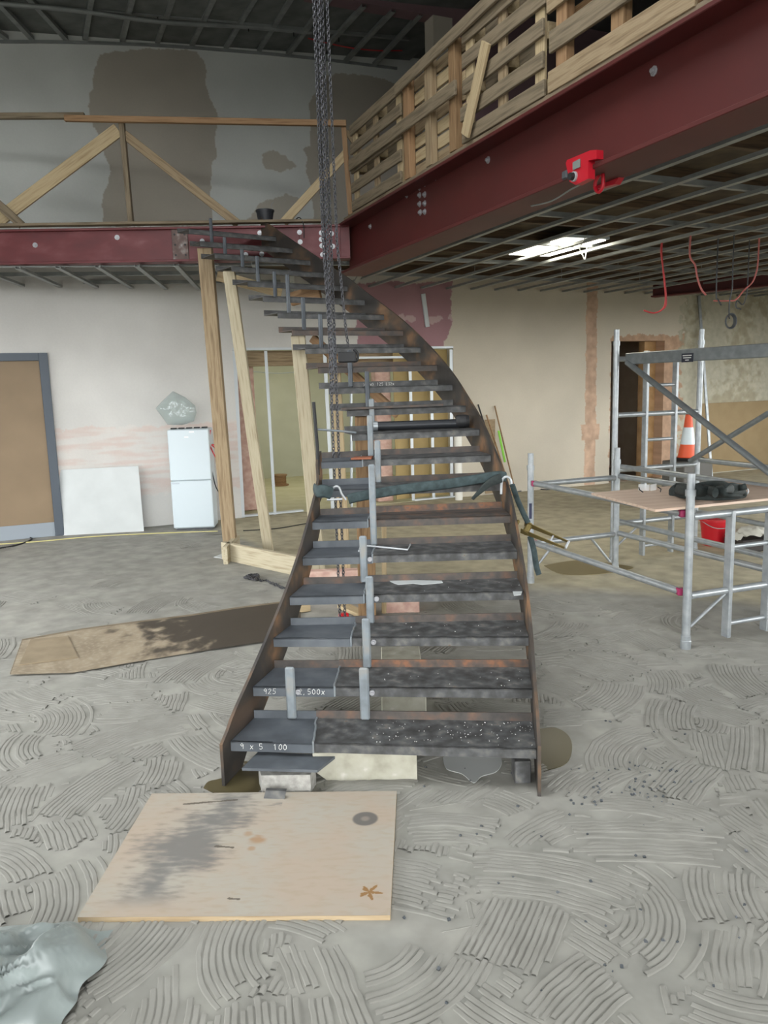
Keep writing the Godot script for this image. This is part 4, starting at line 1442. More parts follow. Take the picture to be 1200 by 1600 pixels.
# ------------------------------------------------------------------ timber props under the stair
func build_props() -> void:
	var p := on_y(361, 866, 0.0)
	var q := timber(p, Vector3(-1.6, 3.0, -7.72), 0.13, 0.1, M.post_brown, "timber_post", self, Vector3.RIGHT)
	tag(q, "tall brown timber post propping the top treads, standing on white card", "post")
	p = on_y(420, 862, 0.02)
	q = timber(p, Vector3(-1.30, 2.72, -7.22), 0.1, 0.07, M.post_pale, "timber_post", self, Vector3.RIGHT)
	tag(q, "pale weathered timber post beside the tall brown post", "post")
	p = on_y(500, 905, 0.0)
	q = timber(p, Vector3(-0.64, 2.1, -6.42), 0.11, 0.07, M.post_pale, "timber_post", self, Vector3.RIGHT)
	tag(q, "pale timber post standing behind the cut inner stringer", "post")
	p = on_y(574, 962, 0.0)
	q = timber(p, Vector3(-0.12, 1.48, -5.62), 0.13, 0.1, M.prop, "timber_prop", self, Vector3.RIGHT)
	tag(q, "dark brown rough timber prop under the middle treads", "prop")
	p = on_y(541, 925, 0.0)
	q = timber(p, Vector3(p.x - 0.02, 1.9, p.z + 0.12), 0.09, 0.06, M.pine, "timber_prop", self, Vector3.RIGHT)
	tag(q, "clean yellow timber prop behind the hanging chains", "prop")
	p = on_y(600, 958, 0.0)
	q = timber(p, Vector3(0.0, 0.75, -5.6), 0.035, 0.05, M.pine, "timber_batten", self, Vector3.RIGHT)
	tag(q, "thin yellow batten standing beside the dark brown prop", "batten")
	# sole plate the posts stand against
	q = timber(on_y(349, 860, 0.09), on_y(470, 885, 0.09), 0.18, 0.05, M.post_pale, "sole_plate")
	tag(q, "timber board on edge at the feet of the brown and pale posts", "board")
	q = timber(on_y(372, 848, 0.09), on_y(352, 868, 0.09), 0.18, 0.045, M.post_pale, "sole_plate")
	tag(q, "short timber board on edge butting the tall brown post", "board")
	var mb := MB.new()
	mb.prism([on_y(334, 871, 0.004), on_y(352, 864, 0.004), on_y(376, 868, 0.004), on_y(362, 875, 0.004)], Vector3(0, 0.006, 0))
	tag(part(mb, "card_scrap", M.white_board), "scrap of white card under the tall brown post", "card")
	# braces up under the stair
	q = timber(Vector3(-1.55, 2.78, -7.95), Vector3(-0.95, 2.62, -8.1), 0.1, 0.03, M.pine, "timber_brace")
	tag(q, "short pale brace under the top treads beside the brown post", "brace")
	q = timber(on_z(488, 528, -6.6), on_z(622, 648, -6.3), 0.07, 0.04, M.pine_orange, "timber_brace")
	tag(q, "orange brown diagonal brace running down behind the middle treads", "brace")
	# offcuts lying under the stair
	q = timber(on_y(462, 952, 0.03), on_y(484, 949, 0.03), 0.05, 0.05, M.pine, "timber_offcut")
	tag(q, "short square timber offcut on the floor behind the inner stringer", "offcut")
	q = timber(on_y(535, 946, 0.02), on_y(566, 960, 0.02), 0.03, 0.09, M.pine, "timber_offcut")
	tag(q, "flat yellow timber offcut on the floor against the dark brown prop", "offcut")
	mb = MB.new()
	mb.box(Transform3D(Basis(Vector3.UP, 0.4), on_y(537, 962, 0.02)), Vector3(0.07, 0.04, 0.05), 0.008)
	tag(part(mb, "tape_reel", M.red_plastic), "small red tape reel on the floor under the fourth tread", "tape reel")
	q = timber(on_z(455, 468, -7.6), on_z(500, 455, -7.5), 0.12, 0.05, M.pine_orange, "timber_packer")
	tag(q, "reddish timber packer tucked under the upper treads", "packer")
# ------------------------------------------------------------------ aluminium scaffold towers
func post_tube(p: Vector3, y1: float, parent: Node, spigot := true) -> void:
	var mb := MB.new()
	mb.rod(p + Vector3(0, 0.06, 0), p + Vector3(0, y1 - 0.13, 0), 0.0265, 14)
	var o := part(mb, "standard", M.galv, parent)
	mb = MB.new()
	mb.lathe([Vector2(0.0, 0.0), Vector2(0.033, 0.0), Vector2(0.033, 0.05), Vector2(0.03, 0.055), Vector2(0.03, 0.085), Vector2(0.0, 0.085)], Transform3D(Basis.IDENTITY, p), 14)
	part(mb, "foot", M.galv, o)
	if spigot:
		mb = MB.new()
		mb.lathe([Vector2(0.0, -0.14), Vector2(0.032, -0.14), Vector2(0.032, -0.1), Vector2(0.024, -0.1), Vector2(0.024, 0.0), Vector2(0.0, 0.0)], Transform3D(Basis.IDENTITY, p + Vector3(0, y1, 0)), 14)
		part(mb, "spigot", M.galv, o)

func bar(a: Vector3, b: Vector3, r: float, called: String, parent: Node, m: Material = null) -> void:
	var mb := MB.new()
	mb.rod(a, b, r, 12)
	part(mb, called, m if m != null else M.galv, parent)

# an end frame: two standards, rails and a ladder between them
func end_frame(p: Vector3, e: Vector3, w: float, y1: float, rails: Array, parent: Node, ladder: Array) -> void:
	post_tube(p, y1, parent)
	post_tube(p + e * w, y1, parent)
	var l0: float = w * 0.35
	var l1: float = w * 0.70
	for y in rails:
		var up := Vector3(0, y, 0)
		bar(p + e * 0.02 + up, p + e * (w - 0.02) + up, 0.0235, "rail", parent)
	if ladder.size() > 0:
		var top: float = ladder[1]
		for l in [l0, l1]:
			var mb := MB.new()
			mb.box(Transform3D(Basis(e, Vector3.UP, e.cross(Vector3.UP)), p + e * l + Vector3(0, (ladder[0] + top) * 0.5, 0)), Vector3(0.028, top - ladder[0], 0.062), 0.004)
			part(mb, "ladder_stile", M.galv, parent)
		var y: float = ladder[0] + 0.09
		while y < top - 0.06:
			var clash := false
			for r in rails:
				if absf(r - y) < 0.06:
					clash = true
			if not clash:
				bar(p + e * (l0 + 0.01) + Vector3(0, y, 0), p + e * (l1 - 0.01) + Vector3(0, y, 0), 0.016, "rung", parent)
			y += 0.25
		# small gusset strut at the foot
		if rails.size() > 0:
			bar(p + e * 0.03 + Vector3(0, 0.14, 0), p + e * (l0 - 0.02) + Vector3(0, rails[0] - 0.02, 0), 0.011, "gusset", parent)

func clip(p: Vector3, parent: Node) -> void:
	var mb := MB.new()
	mb.box(Transform3D(Basis.IDENTITY, p), Vector3(0.05, 0.045, 0.05), 0.006)
	part(mb, "brace_clip", plain(srgb(150, 40, 84), 0.5), parent)

func build_scaffold() -> void:
	var e := Vector3(0.937, 0, -0.348)
	var b := Vector3(-0.348, 0, -0.937)
	var c := on_y(1071, 1013, 0.0)
	var w := 0.92
	var front := thing("scaffold_tower", "low aluminium scaffold tower carrying the plywood platform", "scaffold tower", c)
	end_frame(c, e, w, 1.11, [0.34, 0.84], front, [0.03, 0.86])
	var a := c + b * 1.87
	end_frame(a, e, 0.86, 1.1, [0.34, 0.84], front, [])
	bar(a + e * 0.04 + Vector3(0, 0.12, 0), a + e * 0.25 + Vector3(0, 0.33, 0), 0.011, "gusset", front)
	bar(a + e * 0.8 + Vector3(0, 0.1, 0), a + e * 0.6 + Vector3(0, 0.33, 0), 0.011, "gusset", front)
	# side braces
	for y in [0.385, 0.885]:
		var up := Vector3(0, y - 0.03, 0)
		bar(c + b * 0.05 + up, a - b * 0.05 + up, 0.024, "side_brace", front)
		bar(c + e * w + b * 0.05 + up, a + e * 0.86 - b * 0.05 + up, 0.024, "side_brace", front)
		clip(c + b * 0.06 + up, front)
		clip(a - b * 0.06 + up, front)
	# lettering strip on the far standard
	var lab := MB.new()
	lab.box(Transform3D(Basis.IDENTITY, a + Vector3(-0.006, 0.62, 0.026)), Vector3(0.022, 0.13, 0.006))
	part(lab, "label_strip", plain(srgb(30, 36, 70), 0.5), front)
	# plywood platform
	var y := 0.905
	var corners := [on_y(924, 770, y), on_y(1024, 796, y), on_y(1024, 796, y) + e * 1.3, on_y(924, 770, y) + e * 1.3]
	var pm := MB.new()
	pm.prism([corners[0], corners[1], corners[2], corners[3]], Vector3(0, -0.016, 0))
	var pf := part(pm, "plywood_platform", M.ply_deck)
	tag(pf, "pinkish plywood sheet laid as a platform on the low scaffold tower", "platform")
	# the taller tower behind
	var d := on_y(957, 878, 0.0)
	var rear := thing("scaffold_tower", "taller aluminium scaffold tower with diagonal braces behind the plywood platform", "scaffold tower", d)
	end_frame(d, e, 0.95, 2.12, [0.36, 0.86, 1.36, 1.86], rear, [0.03, 1.93])
	var g := d - b * 1.83
	end_frame(g, e, 0.95, 2.12, [0.36, 0.86, 1.36, 1.86], rear, [])
	# deep guard board at the top, with a dark label
	var ga := d + e * 0.1 - b * 0.03 + Vector3(0, 1.86, 0)
	var gb := g + e * 0.1 + b * 0.03 + Vector3(0, 1.86, 0)
	timber(ga, gb, 0.10, 0.05, M.galv_dull, "guard_board", rear, Vector3.UP, 0.006)
	var nn := e.cross(Vector3.UP)
	var lp := on_plane(1074, 559, ga - e * 0.027, e)
	var lm := MB.new()
	lm.box(Transform3D(Basis(-b, Vector3.UP, -b.cross(Vector3.UP)), lp), Vector3(0.13, 0.07, 0.004))
	var sticker := part(lm, "sticker", plain(srgb(34, 36, 50), 0.5), rear)
	for k in 3:
		lm = MB.new()
		lm.box(Transform3D(Basis(-b, Vector3.UP, -b.cross(Vector3.UP)), lp - e * 0.003 + Vector3(0, 0.018 - 0.018 * k, 0)), Vector3([0.1, 0.09, 0.04][k], 0.007, 0.002))
		part(lm, "printed_line", M.chalk, sticker)
	# diagonals and long braces
	bar(d + e * 0.08 + Vector3(0, 1.83, 0) - b * 0.05, g + e * 0.08 + Vector3(0, 0.92, 0), 0.025, "diagonal_brace", rear, M.galv_dull)
	bar(d + e * 0.82 + Vector3(0, 0.9, 0) - b * 0.05, g + e * 0.82 + Vector3(0, 1.83, 0), 0.024, "diagonal_brace", rear, M.galv_dull)
	for y2 in [0.40, 0.90]:
		bar(d - b * 0.05 + Vector3(0, y2, 0), g + b * 0.05 + Vector3(0, y2, 0), 0.024, "side_brace", rear)
		bar(d + e * 0.95 - b * 0.05 + Vector3(0, y2, 0), g + e * 0.95 + b * 0.05 + Vector3(0, y2, 0), 0.024, "side_brace", rear)
	clip(d + Vector3(0, 0.9, 0) - b * 0.05, rear)
	# on the platform: webbing sling, shackle and safety glasses
	var base := on_y(1105, 765, y)
	var sl := thing("webbing_sling", "dark green webbing sling bundled on the plywood platform", "sling", base)
	var mb := MB.new()
	var lay := func(list: Array, r: float):
		var pts := []
		for q in list:
			pts.append(on_y(q[0], q[1], y + q[2]))
		mb.tube(curve(pts, 6), r, 8, false, 0.6, Vector3(0.3, 1.0, 0.2))
	lay.call([[1052, 766, 0.03], [1068, 771, 0.03], [1100, 774, 0.03], [1135, 774, 0.03], [1160, 770, 0.035], [1150, 764, 0.07], [1120, 766, 0.075]], 0.036)
	lay.call([[1050, 768, 0.03], [1062, 762, 0.05], [1085, 766, 0.07], [1112, 769, 0.05], [1138, 767, 0.09], [1156, 768, 0.05]], 0.04)
	lay.call([[1070, 768, 0.045], [1095, 761, 0.06], [1125, 758, 0.09], [1142, 763, 0.11], [1160, 766, 0.06]], 0.036)
	lay.call([[1056, 764, 0.04], [1075, 766, 0.085], [1098, 764, 0.05], [1118, 770, 0.08]], 0.032)
	part(mb, "webbing", M.strap_dark, sl)
	mb = MB.new()
	mb.tube(curve([on_y(1138, 764, y + 0.08), on_y(1144, 764, y + 0.13), on_y(1141, 764, y + 0.165), on_y(1134, 766, y + 0.18)], 4), [0.03, 0.03, 0.03, 0.028, 0.026, 0.024, 0.024, 0.024, 0.022, 0.02, 0.018, 0.014, 0.01], 7, false, 0.5, Vector3.UP)
	mb.tube(curve([on_y(1148, 764, y + 0.08), on_y(1158, 762, y + 0.11), on_y(1166, 760, y + 0.12)], 4), 0.02, 7, false, 0.5, Vector3.UP)
	part(mb, "loose_end", M.strap_dark, sl)
	mb = MB.new()
	var ring := []
	for k in 14:
		var an := TAU * k / 14.0
		ring.append(on_y(1162, 768, y + 0.045) + Vector3(cos(an) * 0.03, sin(an) * 0.025, 0.0))
	mb.tube(ring, 0.005, 6, true)
	part(mb, "shackle", M.chrome, sl)
	var gp := on_y(1013, 768, y)
	var gl := thing("safety_glasses", "clear safety glasses with black arms on the plywood platform", "glasses", gp)
	var lens := plain(Color(0.94, 0.96, 0.97, 0.45), 0.1)
	lens.transparency = BaseMaterial3D.TRANSPARENCY_ALPHA
	for k in [-1.0, 1.0]:
		mb = MB.new()
		var rows := []
		for i in 5:
			var row := []
			for j in 7:
				var uu := j / 6.0 - 0.5
				row.append(gp + Vector3(k * 0.033 + uu * 0.062, 0.008 + 0.045 * i / 4.0, 0.028 - 0.012 * pow(uu * 2.0 + k, 2.0)))
			rows.append(row)
		mb.sheet(rows)
		part(mb, "lens", lens, gl)
		mb = MB.new()
		mb.tube([gp + Vector3(k * 0.066, 0.03, 0.0), gp + Vector3(k * 0.075, 0.03, -0.02) + Vector3(0, -0.01, 0.06), gp + Vector3(k * 0.06, 0.006, 0.07)], 0.004, 5)
		part(mb, "arm", M.black, gl)

# ------------------------------------------------------------------ along the left of the back wall
func build_left_side() -> void:
	# fridge freezer
	var a := on_y(272, 830, 0.0)
	var b := on_y(335, 827.5, 0.0)
	var x := (b - a).normalized()
	var z := x.cross(Vector3.UP)
	var w := a.distance_to(b)
	var top := on_z(300, 671, a.z).y
	var mid := on_z(300, 751, a.z).y
	var fr := thing("fridge_freezer", "narrow white fridge freezer against the wall beside the white board", "fridge", (a + b) * 0.5)
	var bx := Basis(x, Vector3.UP, z)
	var c := (a + b) * 0.5
	var mb := MB.new()
	mb.box(Transform3D(bx, c - z * 0.21 + Vector3(0, top * 0.5 + 0.01, 0)), Vector3(w - 0.006, top - 0.02, 0.32), 0.006)
	part(mb, "cabinet", M.white_gloss, fr)
	mb = MB.new()
	mb.box(Transform3D(bx, c - z * 0.024 + Vector3(0, (mid + top) * 0.5, 0)), Vector3(w, top - mid - 0.008, 0.045), 0.008)
	var up := part(mb, "door", M.white_gloss, fr)
	mb = MB.new()
	mb.box(Transform3D(bx, c - z * 0.024 + Vector3(0, mid * 0.5 + 0.015, 0)), Vector3(w, mid - 0.038, 0.045), 0.008)
	var low := part(mb, "door", M.white_gloss, fr)
	mb = MB.new()
	mb.box(Transform3D(bx, c + Vector3(0.045, top - 0.03, 0) + z * 0.0), Vector3(0.06, 0.016, 0.004))
	part(mb, "badge", plain(srgb(250, 250, 250), 0.2), up)
	mb = MB.new()
	mb.box(Transform3D(bx, c + Vector3(-0.02, top - 0.09, 0)), Vector3(0.05, 0.012, 0.004))
	part(mb, "badge", plain(srgb(236, 238, 240), 0.2), up)
	mb = MB.new()
	mb.box(Transform3D(bx, c - x * (w * 0.5 - 0.06) + Vector3(0, mid - 0.03, 0)), Vector3(0.09, 0.016, 0.004))
	part(mb, "handle_recess", plain(srgb(170, 180, 190), 0.4), low)
	mb = MB.new()
	mb.box(Transform3D(bx, c - z * 0.2 + Vector3(0, 0.012, 0)), Vector3(w - 0.05, 0.024, 0.28))
	part(mb, "plinth", M.dark_grey, fr)
	mb = MB.new()
	for k in 5:
		mb.box(Transform3D(bx, c - z * (0.2 + 0.02 * k) + x * (-0.2 + 0.09 * k) + Vector3(0, top + 0.008, 0)), Vector3(0.07, 0.014, 0.05), 0.003)
	tag(part(mb, "hand_tools", M.black), "row of small black oddments lying on top of the fridge", "tools", "", "stuff")
	# clear bag of film slumped on top, leaning on the wall
	var film := plain(Color(0.66, 0.72, 0.71, 0.38), 0.25)
	film.transparency = BaseMaterial3D.TRANSPARENCY_ALPHA
	film.cull_mode = BaseMaterial3D.CULL_DISABLED
	var zz := a.z - 0.26
	var outline := [Vector2(270, 611), Vector2(290, 621), Vector2(305, 634), Vector2(307, 645), Vector2(303, 658), Vector2(285, 664), Vector2(262, 664), Vector2(252, 650), Vector2(243, 638), Vector2(256, 624)]
	var ctr := Vector2(275, 640)
	var bag := MB.new()
	var nz := noise(110, 0.05, 3)
	var rows := []
	for i in 17:
		var f := i / 16.0
		var row := []
		for j in 41:
			var uu := fposmod(j / 40.0, 1.0) * outline.size()
			var q: Vector2 = outline[int(uu) % outline.size()].lerp(outline[(int(uu) + 1) % outline.size()], uu - floor(uu))
			var px := ctr.lerp(q, f)
			var depth := 0.09 * sqrt(maxf(0.0, 1.0 - f * f)) + 0.03 * nz.get_noise_2d(px.x * 1.2, px.y * 0.7) * (1.0 - f * f)
			row.append(on_z(px.x, px.y, zz + depth))
		rows.append(row)
	bag.sheet(rows)
	var back := []
	for i in 17:
		var row := []
		for j in 41:
			var p: Vector3 = rows[i][j]
			row.append(Vector3(p.x, p.y, 2.0 * zz - p.z - 0.002))
		back.append(row)
	bag.sheet(back)
	tag(part(bag, "plastic_bag", film), "crumpled translucent plastic bag sitting on the fridge", "plastic bag")
	cable([on_z(329, 672, a.z - 0.2), on_z(327, 690, a.z - 0.2), on_z(332, 705, a.z - 0.15), on_z(340, 718, a.z - 0.12), on_z(343, 708, a.z - 0.12), on_z(336, 700, a.z - 0.14), on_z(331, 695, a.z - 0.16), on_z(338, 696, a.z - 0.14), on_z(343, 700, a.z - 0.12)], 0.008, M.red_wire, "extension_lead", "red lead looped down the side of the fridge")
	cable([on_z(331, 735, a.z - 0.2), on_z(337, 760, a.z - 0.18), on_z(345, 775, a.z - 0.15), on_z(350, 800, a.z - 0.15), on_y(352, 822, 0.01)], 0.007, M.black, "power_cable", "black cable hanging beside the fridge to the floor")
	# white sheet board leaning by the door
	var p0 := on_y(92, 837, 0.0)
	var p1 := on_y(225, 830, 0.0)
	var lean := -wall_out * 0.06
	var h := on_z(160, 732, -9.55).y
	var brd := MB.new()
	brd.prism([p0, p1, p1 + lean + Vector3(0, h + 0.01, 0), p0 + lean + Vector3(0, h - 0.0, 0)], -wall_out * 0.012)
	tag(part(brd, "leaning_board", M.white_board), "blank white sheet board leaning on the wall by the brown door", "board")
	# cables on the floor
	cable([on_y(-10, 858, 0.008), on_y(25, 852, 0.008), on_y(50, 842, 0.008), on_y(30, 838, 0.008), on_y(-10, 842, 0.008)], 0.009, M.black, "floor_cable", "black cable looped on the floor in front of the brown door")
	cable([on_y(-10, 851, 0.007), on_y(60, 846, 0.007), on_y(150, 838, 0.007), on_y(262, 832.5, 0.007), on_y(340, 830, 0.007)], 0.007, plain(srgb(196, 188, 130), 0.6), "floor_cable", "pale yellow cable along the floor in front of the fridge")
	cable([on_y(380, 829, 0.007), on_y(430, 826, 0.007), on_y(478, 818, 0.007)], 0.006, M.black, "floor_cable", "thin dark cable on the floor across the stud frame opening")

# ------------------------------------------------------------------ on the floor round the stair
func image_mat(w: int, h: int, f: Callable, rough := 0.8) -> StandardMaterial3D:
	var img := Image.create(w, h, false, Image.FORMAT_RGB8)
	for y in h:
		for x in w:
			img.set_pixel(x, y, f.call((x + 0.5) / w, (y + 0.5) / h))
	var m := plain(Color.WHITE, rough)
	m.albedo_texture = ImageTexture.create_from_image(img)
	return m

func build_floor_things() -> void:
	# stained plywood sheet
	var c := [on_y(238, 1246, 0), on_y(620, 1242, 0), on_y(610, 1438, 0), on_y(122, 1441, 0)]
	var up := Vector3(0, 0.018, 0)
	var na := noise(120, 2.2, 4)
	var nb := noise(121, 9.0, 4)
	var paint := func(u: float, v: float) -> Color:
		var g := na.get_noise_2d(u * 1.3, v)
		var f := nb.get_noise_2d(u * 1.2, v * 3.0)
		var col := Color8(164, 157, 145).lerp(Color8(168, 153, 137), clampf(0.5 + g * 1.2, 0, 1))
		col = col.lerp(Color8(160, 146, 126), clampf(f * 0.9, 0, 0.6))
		# soot smeared in a band down the left
		var band := 1.0 - absf(u - (0.36 - 0.2 * v)) / 0.22
		var soot := smoothstep(0.2, 0.8, band * 0.85 + g * 0.6 + f * 0.3)
		soot *= smoothstep(0.98, 0.8, v)
		if v < 0.14 and u > 0.2 and u < 0.55:
			soot = maxf(soot, smoothstep(0.35, 0.75, 0.5 + g + f * 0.4))
		col = col.lerp(Color8(100, 100, 99), soot * 0.75)
		# rust spots and nails
		for q in [[0.5, 0.45, 0.05, 0.5], [0.46, 0.4, 0.03, 0.35], [0.49, 0.52, 0.025, 0.4]]:
			var r: float = Vector2((u - q[0]) * 1.3, v - q[1]).length() / q[2] + f * 0.5
			col = col.lerp(Color8(150, 102, 60), q[3] * smoothstep(1.0, 0.2, r))
		# ring burnt by a pot, and a splash of brown
		var rr := Vector2((u - 0.886) * 1.32, v - 0.27).length()
		col = col.lerp(Color8(86, 84, 82), 0.8 * smoothstep(0.07, 0.055, rr) * (0.55 + 0.45 * smoothstep(0.012, 0.03, rr)))
		var d := Vector2((u - 0.93) * 1.32, v - 0.85)
		var blot := 0.03 + 0.02 * sin(d.angle() * 5.0 + 0.8) + 0.008 * sin(d.angle() * 11.0)
		if d.length() < blot:
			col = col.lerp(Color8(130, 92, 48), 0.85)
		for q in [[0.16, 0.115, 0.36, 0.075], [0.36, 0.5, 0.42, 0.51], [0.47, 0.885, 0.5, 0.89]]:
			var p := Geometry2D.get_closest_point_to_segment(Vector2(u, v), Vector2(q[0], q[1]), Vector2(q[2], q[3]))
			if p.distance_to(Vector2(u, v)) < 0.007 + f * 0.006:
				col = col.lerp(Color8(78, 70, 60), 0.8)
		return col
	var mb := MB.new()
	mb.quad_uv(c[0] + up, c[1] + up, c[2] + up, c[3] + up, Vector3.UP, Vector2(0, 0), Vector2(1, 0), Vector2(1, 1), Vector2(0, 1))
	var ply := part(mb, "plywood_sheet", image_mat(420, 320, paint))
	tag(ply, "stained plywood sheet lying on the floor before the stair", "plywood sheet")
	mb = MB.new()
	mb.prism(c, up * 0.97)
	part(mb, "edge", M.ply_edge, ply)
	# packing under the bottom tread
	var bp := on_y(450, 1240, 0)
	var blk := MB.new()
	blk.prism([on_y(410, 1241, 0), on_y(486, 1240, 0), on_y(494, 1226, 0), on_y(494, 1212, 0), on_y(412, 1212, 0), on_y(405, 1225, 0)], Vector3(0, 0.085, 0))
	tag(part(blk, "concrete_block", M.concrete), "broken pale concrete block packing the bottom tread", "block")
	var y := 0.115
	var pl := MB.new()
	pl.prism([on_y(378, 1200, y), on_y(496, 1203, y), on_y(524, 1181, y), on_y(404, 1174, y)], Vector3(0, -0.012, 0))
	tag(part(pl, "steel_plate", M.steel_blue), "loose dark steel plate lying on the concrete block", "steel plate")
	var sb := MB.new()
	sb.prism([on_y(414, 1229, 0.03), on_y(446, 1230, 0.03), on_y(446, 1230, 0.03) + Vector3(0.012, 0.05, -0.01), on_y(414, 1229, 0.03) + Vector3(0.014, 0.05, -0.01)], Vector3(0, 0, 0.02))
	var off := part(sb, "steel_offcut", M.steel)
	off.position += Vector3(0, -0.03, 0.06)
	tag(off, "small steel offcut standing against the concrete block", "offcut")
	var cb := MB.new()
	var q0 := on_y(512, 1220, 0)
	var q1 := on_y(652, 1219, 0)
	cb.prism([q0, q1, q1 + Vector3(0, 0.13, 0), q0 + Vector3(-0.06, 0.13, 0), q0 + Vector3(-0.06, 0.05, 0)], Vector3(0, 0, -0.12))
	tag(part(cb, "packing_block", M.cream_block), "cream plaster smeared block under the bottom tread", "block")
	cb = MB.new()
	cb.box(Transform3D(Basis.IDENTITY, Vector3(0.075, 0.055, -4.3)), Vector3(0.235, 0.11, 0.75), 0.006)
	tag(part(cb, "packing_block", M.cream_block), "long cream block lying on the floor under the second and third treads", "block")
	cb = MB.new()
	cb.box(Transform3D(Basis.IDENTITY, Vector3(0.11, 0.065, -5.85)), Vector3(0.27, 0.13, 0.2), 0.006)
	tag(part(cb, "packing_block", M.pink_board), "pink block on the floor beside the dark brown prop", "block")
	cb = MB.new()
	cb.box(Transform3D(Basis.IDENTITY, Vector3(-0.42, 0.11, -6.3)), Vector3(0.46, 0.22, 0.1), 0.006)
	tag(part(cb, "packing_block", M.pink_board), "pink plasterboard block standing behind the inner stringer near the chains", "block")
	# trampled cardboard strip, soaked dark towards the stair
	var wet := func(u: float, v: float) -> Color:
		var g := na.get_noise_2d(u * 4.0, v * 1.5)
		var f := nb.get_noise_2d(u * 4.0, v * 2.0)
		var col := Color8(158, 144, 122).lerp(Color8(134, 120, 100), clampf(0.5 + g, 0, 1))
		col = col.lerp(Color8(172, 162, 144), clampf(f, 0, 0.5))
		var k := smoothstep(0.4, 0.6, u + g * 0.25 - (v - 0.5) * 0.25)
		return col.lerp(Color8(60, 52, 43), k * 0.92)
	var tl := [[35, 1001], [130, 984], [220, 972], [300, 962], [370, 951], [470, 938]]
	var bl := [[16, 1054], [115, 1051], [200, 1036], [285, 1022], [360, 1010], [470, 994]]
	mb = MB.new()
	for k in 5:
		var cu := 0.012
		mb.quad_uv(on_y(tl[k][0], tl[k][1], cu), on_y(tl[k + 1][0], tl[k + 1][1], cu), on_y(bl[k + 1][0], bl[k + 1][1], cu), on_y(bl[k][0], bl[k][1], cu), Vector3.UP, Vector2(k / 5.0, 0), Vector2((k + 1) / 5.0, 0), Vector2((k + 1) / 5.0, 1), Vector2(k / 5.0, 1))
	var card := part(mb, "cardboard_strip", image_mat(360, 90, wet, 0.7))
	tag(card, "muddy cardboard strip on the floor, soaked dark next to the stair", "cardboard")
	mb = MB.new()
	var rim := []
	for k in 6:
		rim.append(on_y(tl[k][0], tl[k][1], 0.0))
	for k in range(5, -1, -1):
		rim.append(on_y(bl[k][0], bl[k][1], 0.0))
	mb.prism(rim, Vector3(0, 0.0118, 0))
	part(mb, "edge", M.pine_grey, card)
	mb = MB.new()
	mb.prism([on_y(30, 1040, 0.013), on_y(48, 1000, 0.013), on_y(106, 995, 0.013), on_y(122, 1028, 0.013)], Vector3(0, 0.006, 0))
	part(mb, "torn_flap", mottled(122, [[0.0, srgb(128, 114, 92)], [1.0, srgb(150, 134, 110)]], 0.8, Vector3(1, 1, 1)), card)
	# wet patches at the feet of the stringers, and a smoothed one
	patch("wet_patch", [[842, 1140], [868, 1138], [888, 1150], [894, 1170], [886, 1192], [862, 1202], [843, 1200]], plain(srgb(74, 68, 46), 0.35), "olive brown wet patch beside the foot of the outer stringer")
	patch("wet_patch", [[318, 1232], [326, 1222], [352, 1214], [372, 1190], [398, 1196], [412, 1212], [402, 1240], [350, 1244]], plain(srgb(84, 76, 52), 0.35), "dark wet patch round the foot of the inner stringer")
	patch("smooth_patch", [[692, 1184], [712, 1178], [772, 1178], [784, 1190], [776, 1206], [752, 1214], [740, 1224], [722, 1210], [698, 1202]], plain(srgb(158, 160, 158), 0.7), "smooth fresh grey patch in the adhesive under the bottom tread")
	patch("wet_patch", [[850, 884], [900, 876], [950, 880], [990, 888], [940, 897], [880, 898]], plain(srgb(120, 108, 74), 0.5), "brown damp patch on the floor between the scaffold legs")
	# crumbs of adhesive
	var cr := MB.new()
	var r3 := RandomNumberGenerator.new()
	r3.seed = 5
	for k in 120:
		var px := r3.randf_range(620, 1190)
		var py := r3.randf_range(1120, 1580)
		if k < 60:
			px = r3.randf_range(880, 1060)
			py = r3.randf_range(1190, 1260)
		var p := on_y(px, py, 0.0)
		var s := r3.randf_range(0.002, 0.005)
		cr.box(Transform3D(Basis(Vector3(0.3, 1, 0.2).normalized(), r3.randf() * 6.0), p + Vector3(0, s * 0.7, 0)), Vector3(s * 2.2, s * 1.4, s * 1.8))
	tag(part(cr, "crumbs", M.dark_grey), "scattered dark crumbs on the grey adhesive floor", "crumbs", "", "stuff")
	# plastic sack in the near corner
	var zs := noise(130, 1.1, 2)
	var fold := noise(131, 2.6, 2)
	var rows := []
	var o := on_y(-10, 1560, 0)
	for i in 41:
		var row := []
		for j in 41:
			var uu := i / 40.0 * 2.0 - 1.0
			var vv := j / 40.0 * 2.0 - 1.0
			var rad := sqrt(uu * uu + vv * vv)
			var crease := 1.0 - absf(fold.get_noise_2d(uu * 0.9 + vv * 0.7, vv * 0.35 - uu * 0.2)) * 2.2
			var hh := 0.1 * maxf(0.0, 1.0 - pow(rad / 1.2, 2.0)) * (1.0 + 0.7 * zs.get_noise_2d(uu, vv)) + 0.03 * crease * maxf(0.0, 1.1 - rad)
			row.append(o + Vector3(uu * 0.26 + 0.04 * zs.get_noise_2d(vv + 9.0, uu), maxf(hh, 0.004), vv * 0.28 + 0.04 * zs.get_noise_2d(uu + 4.0, vv)))
		rows.append(row)
	mb = MB.new()
	mb.sheet(rows)
	var sack := plain(srgb(138, 146, 144), 0.32)
	tag(part(mb, "plastic_sack", sack), "crumpled grey plastic sack in the corner of the floor before the plywood", "plastic sack")

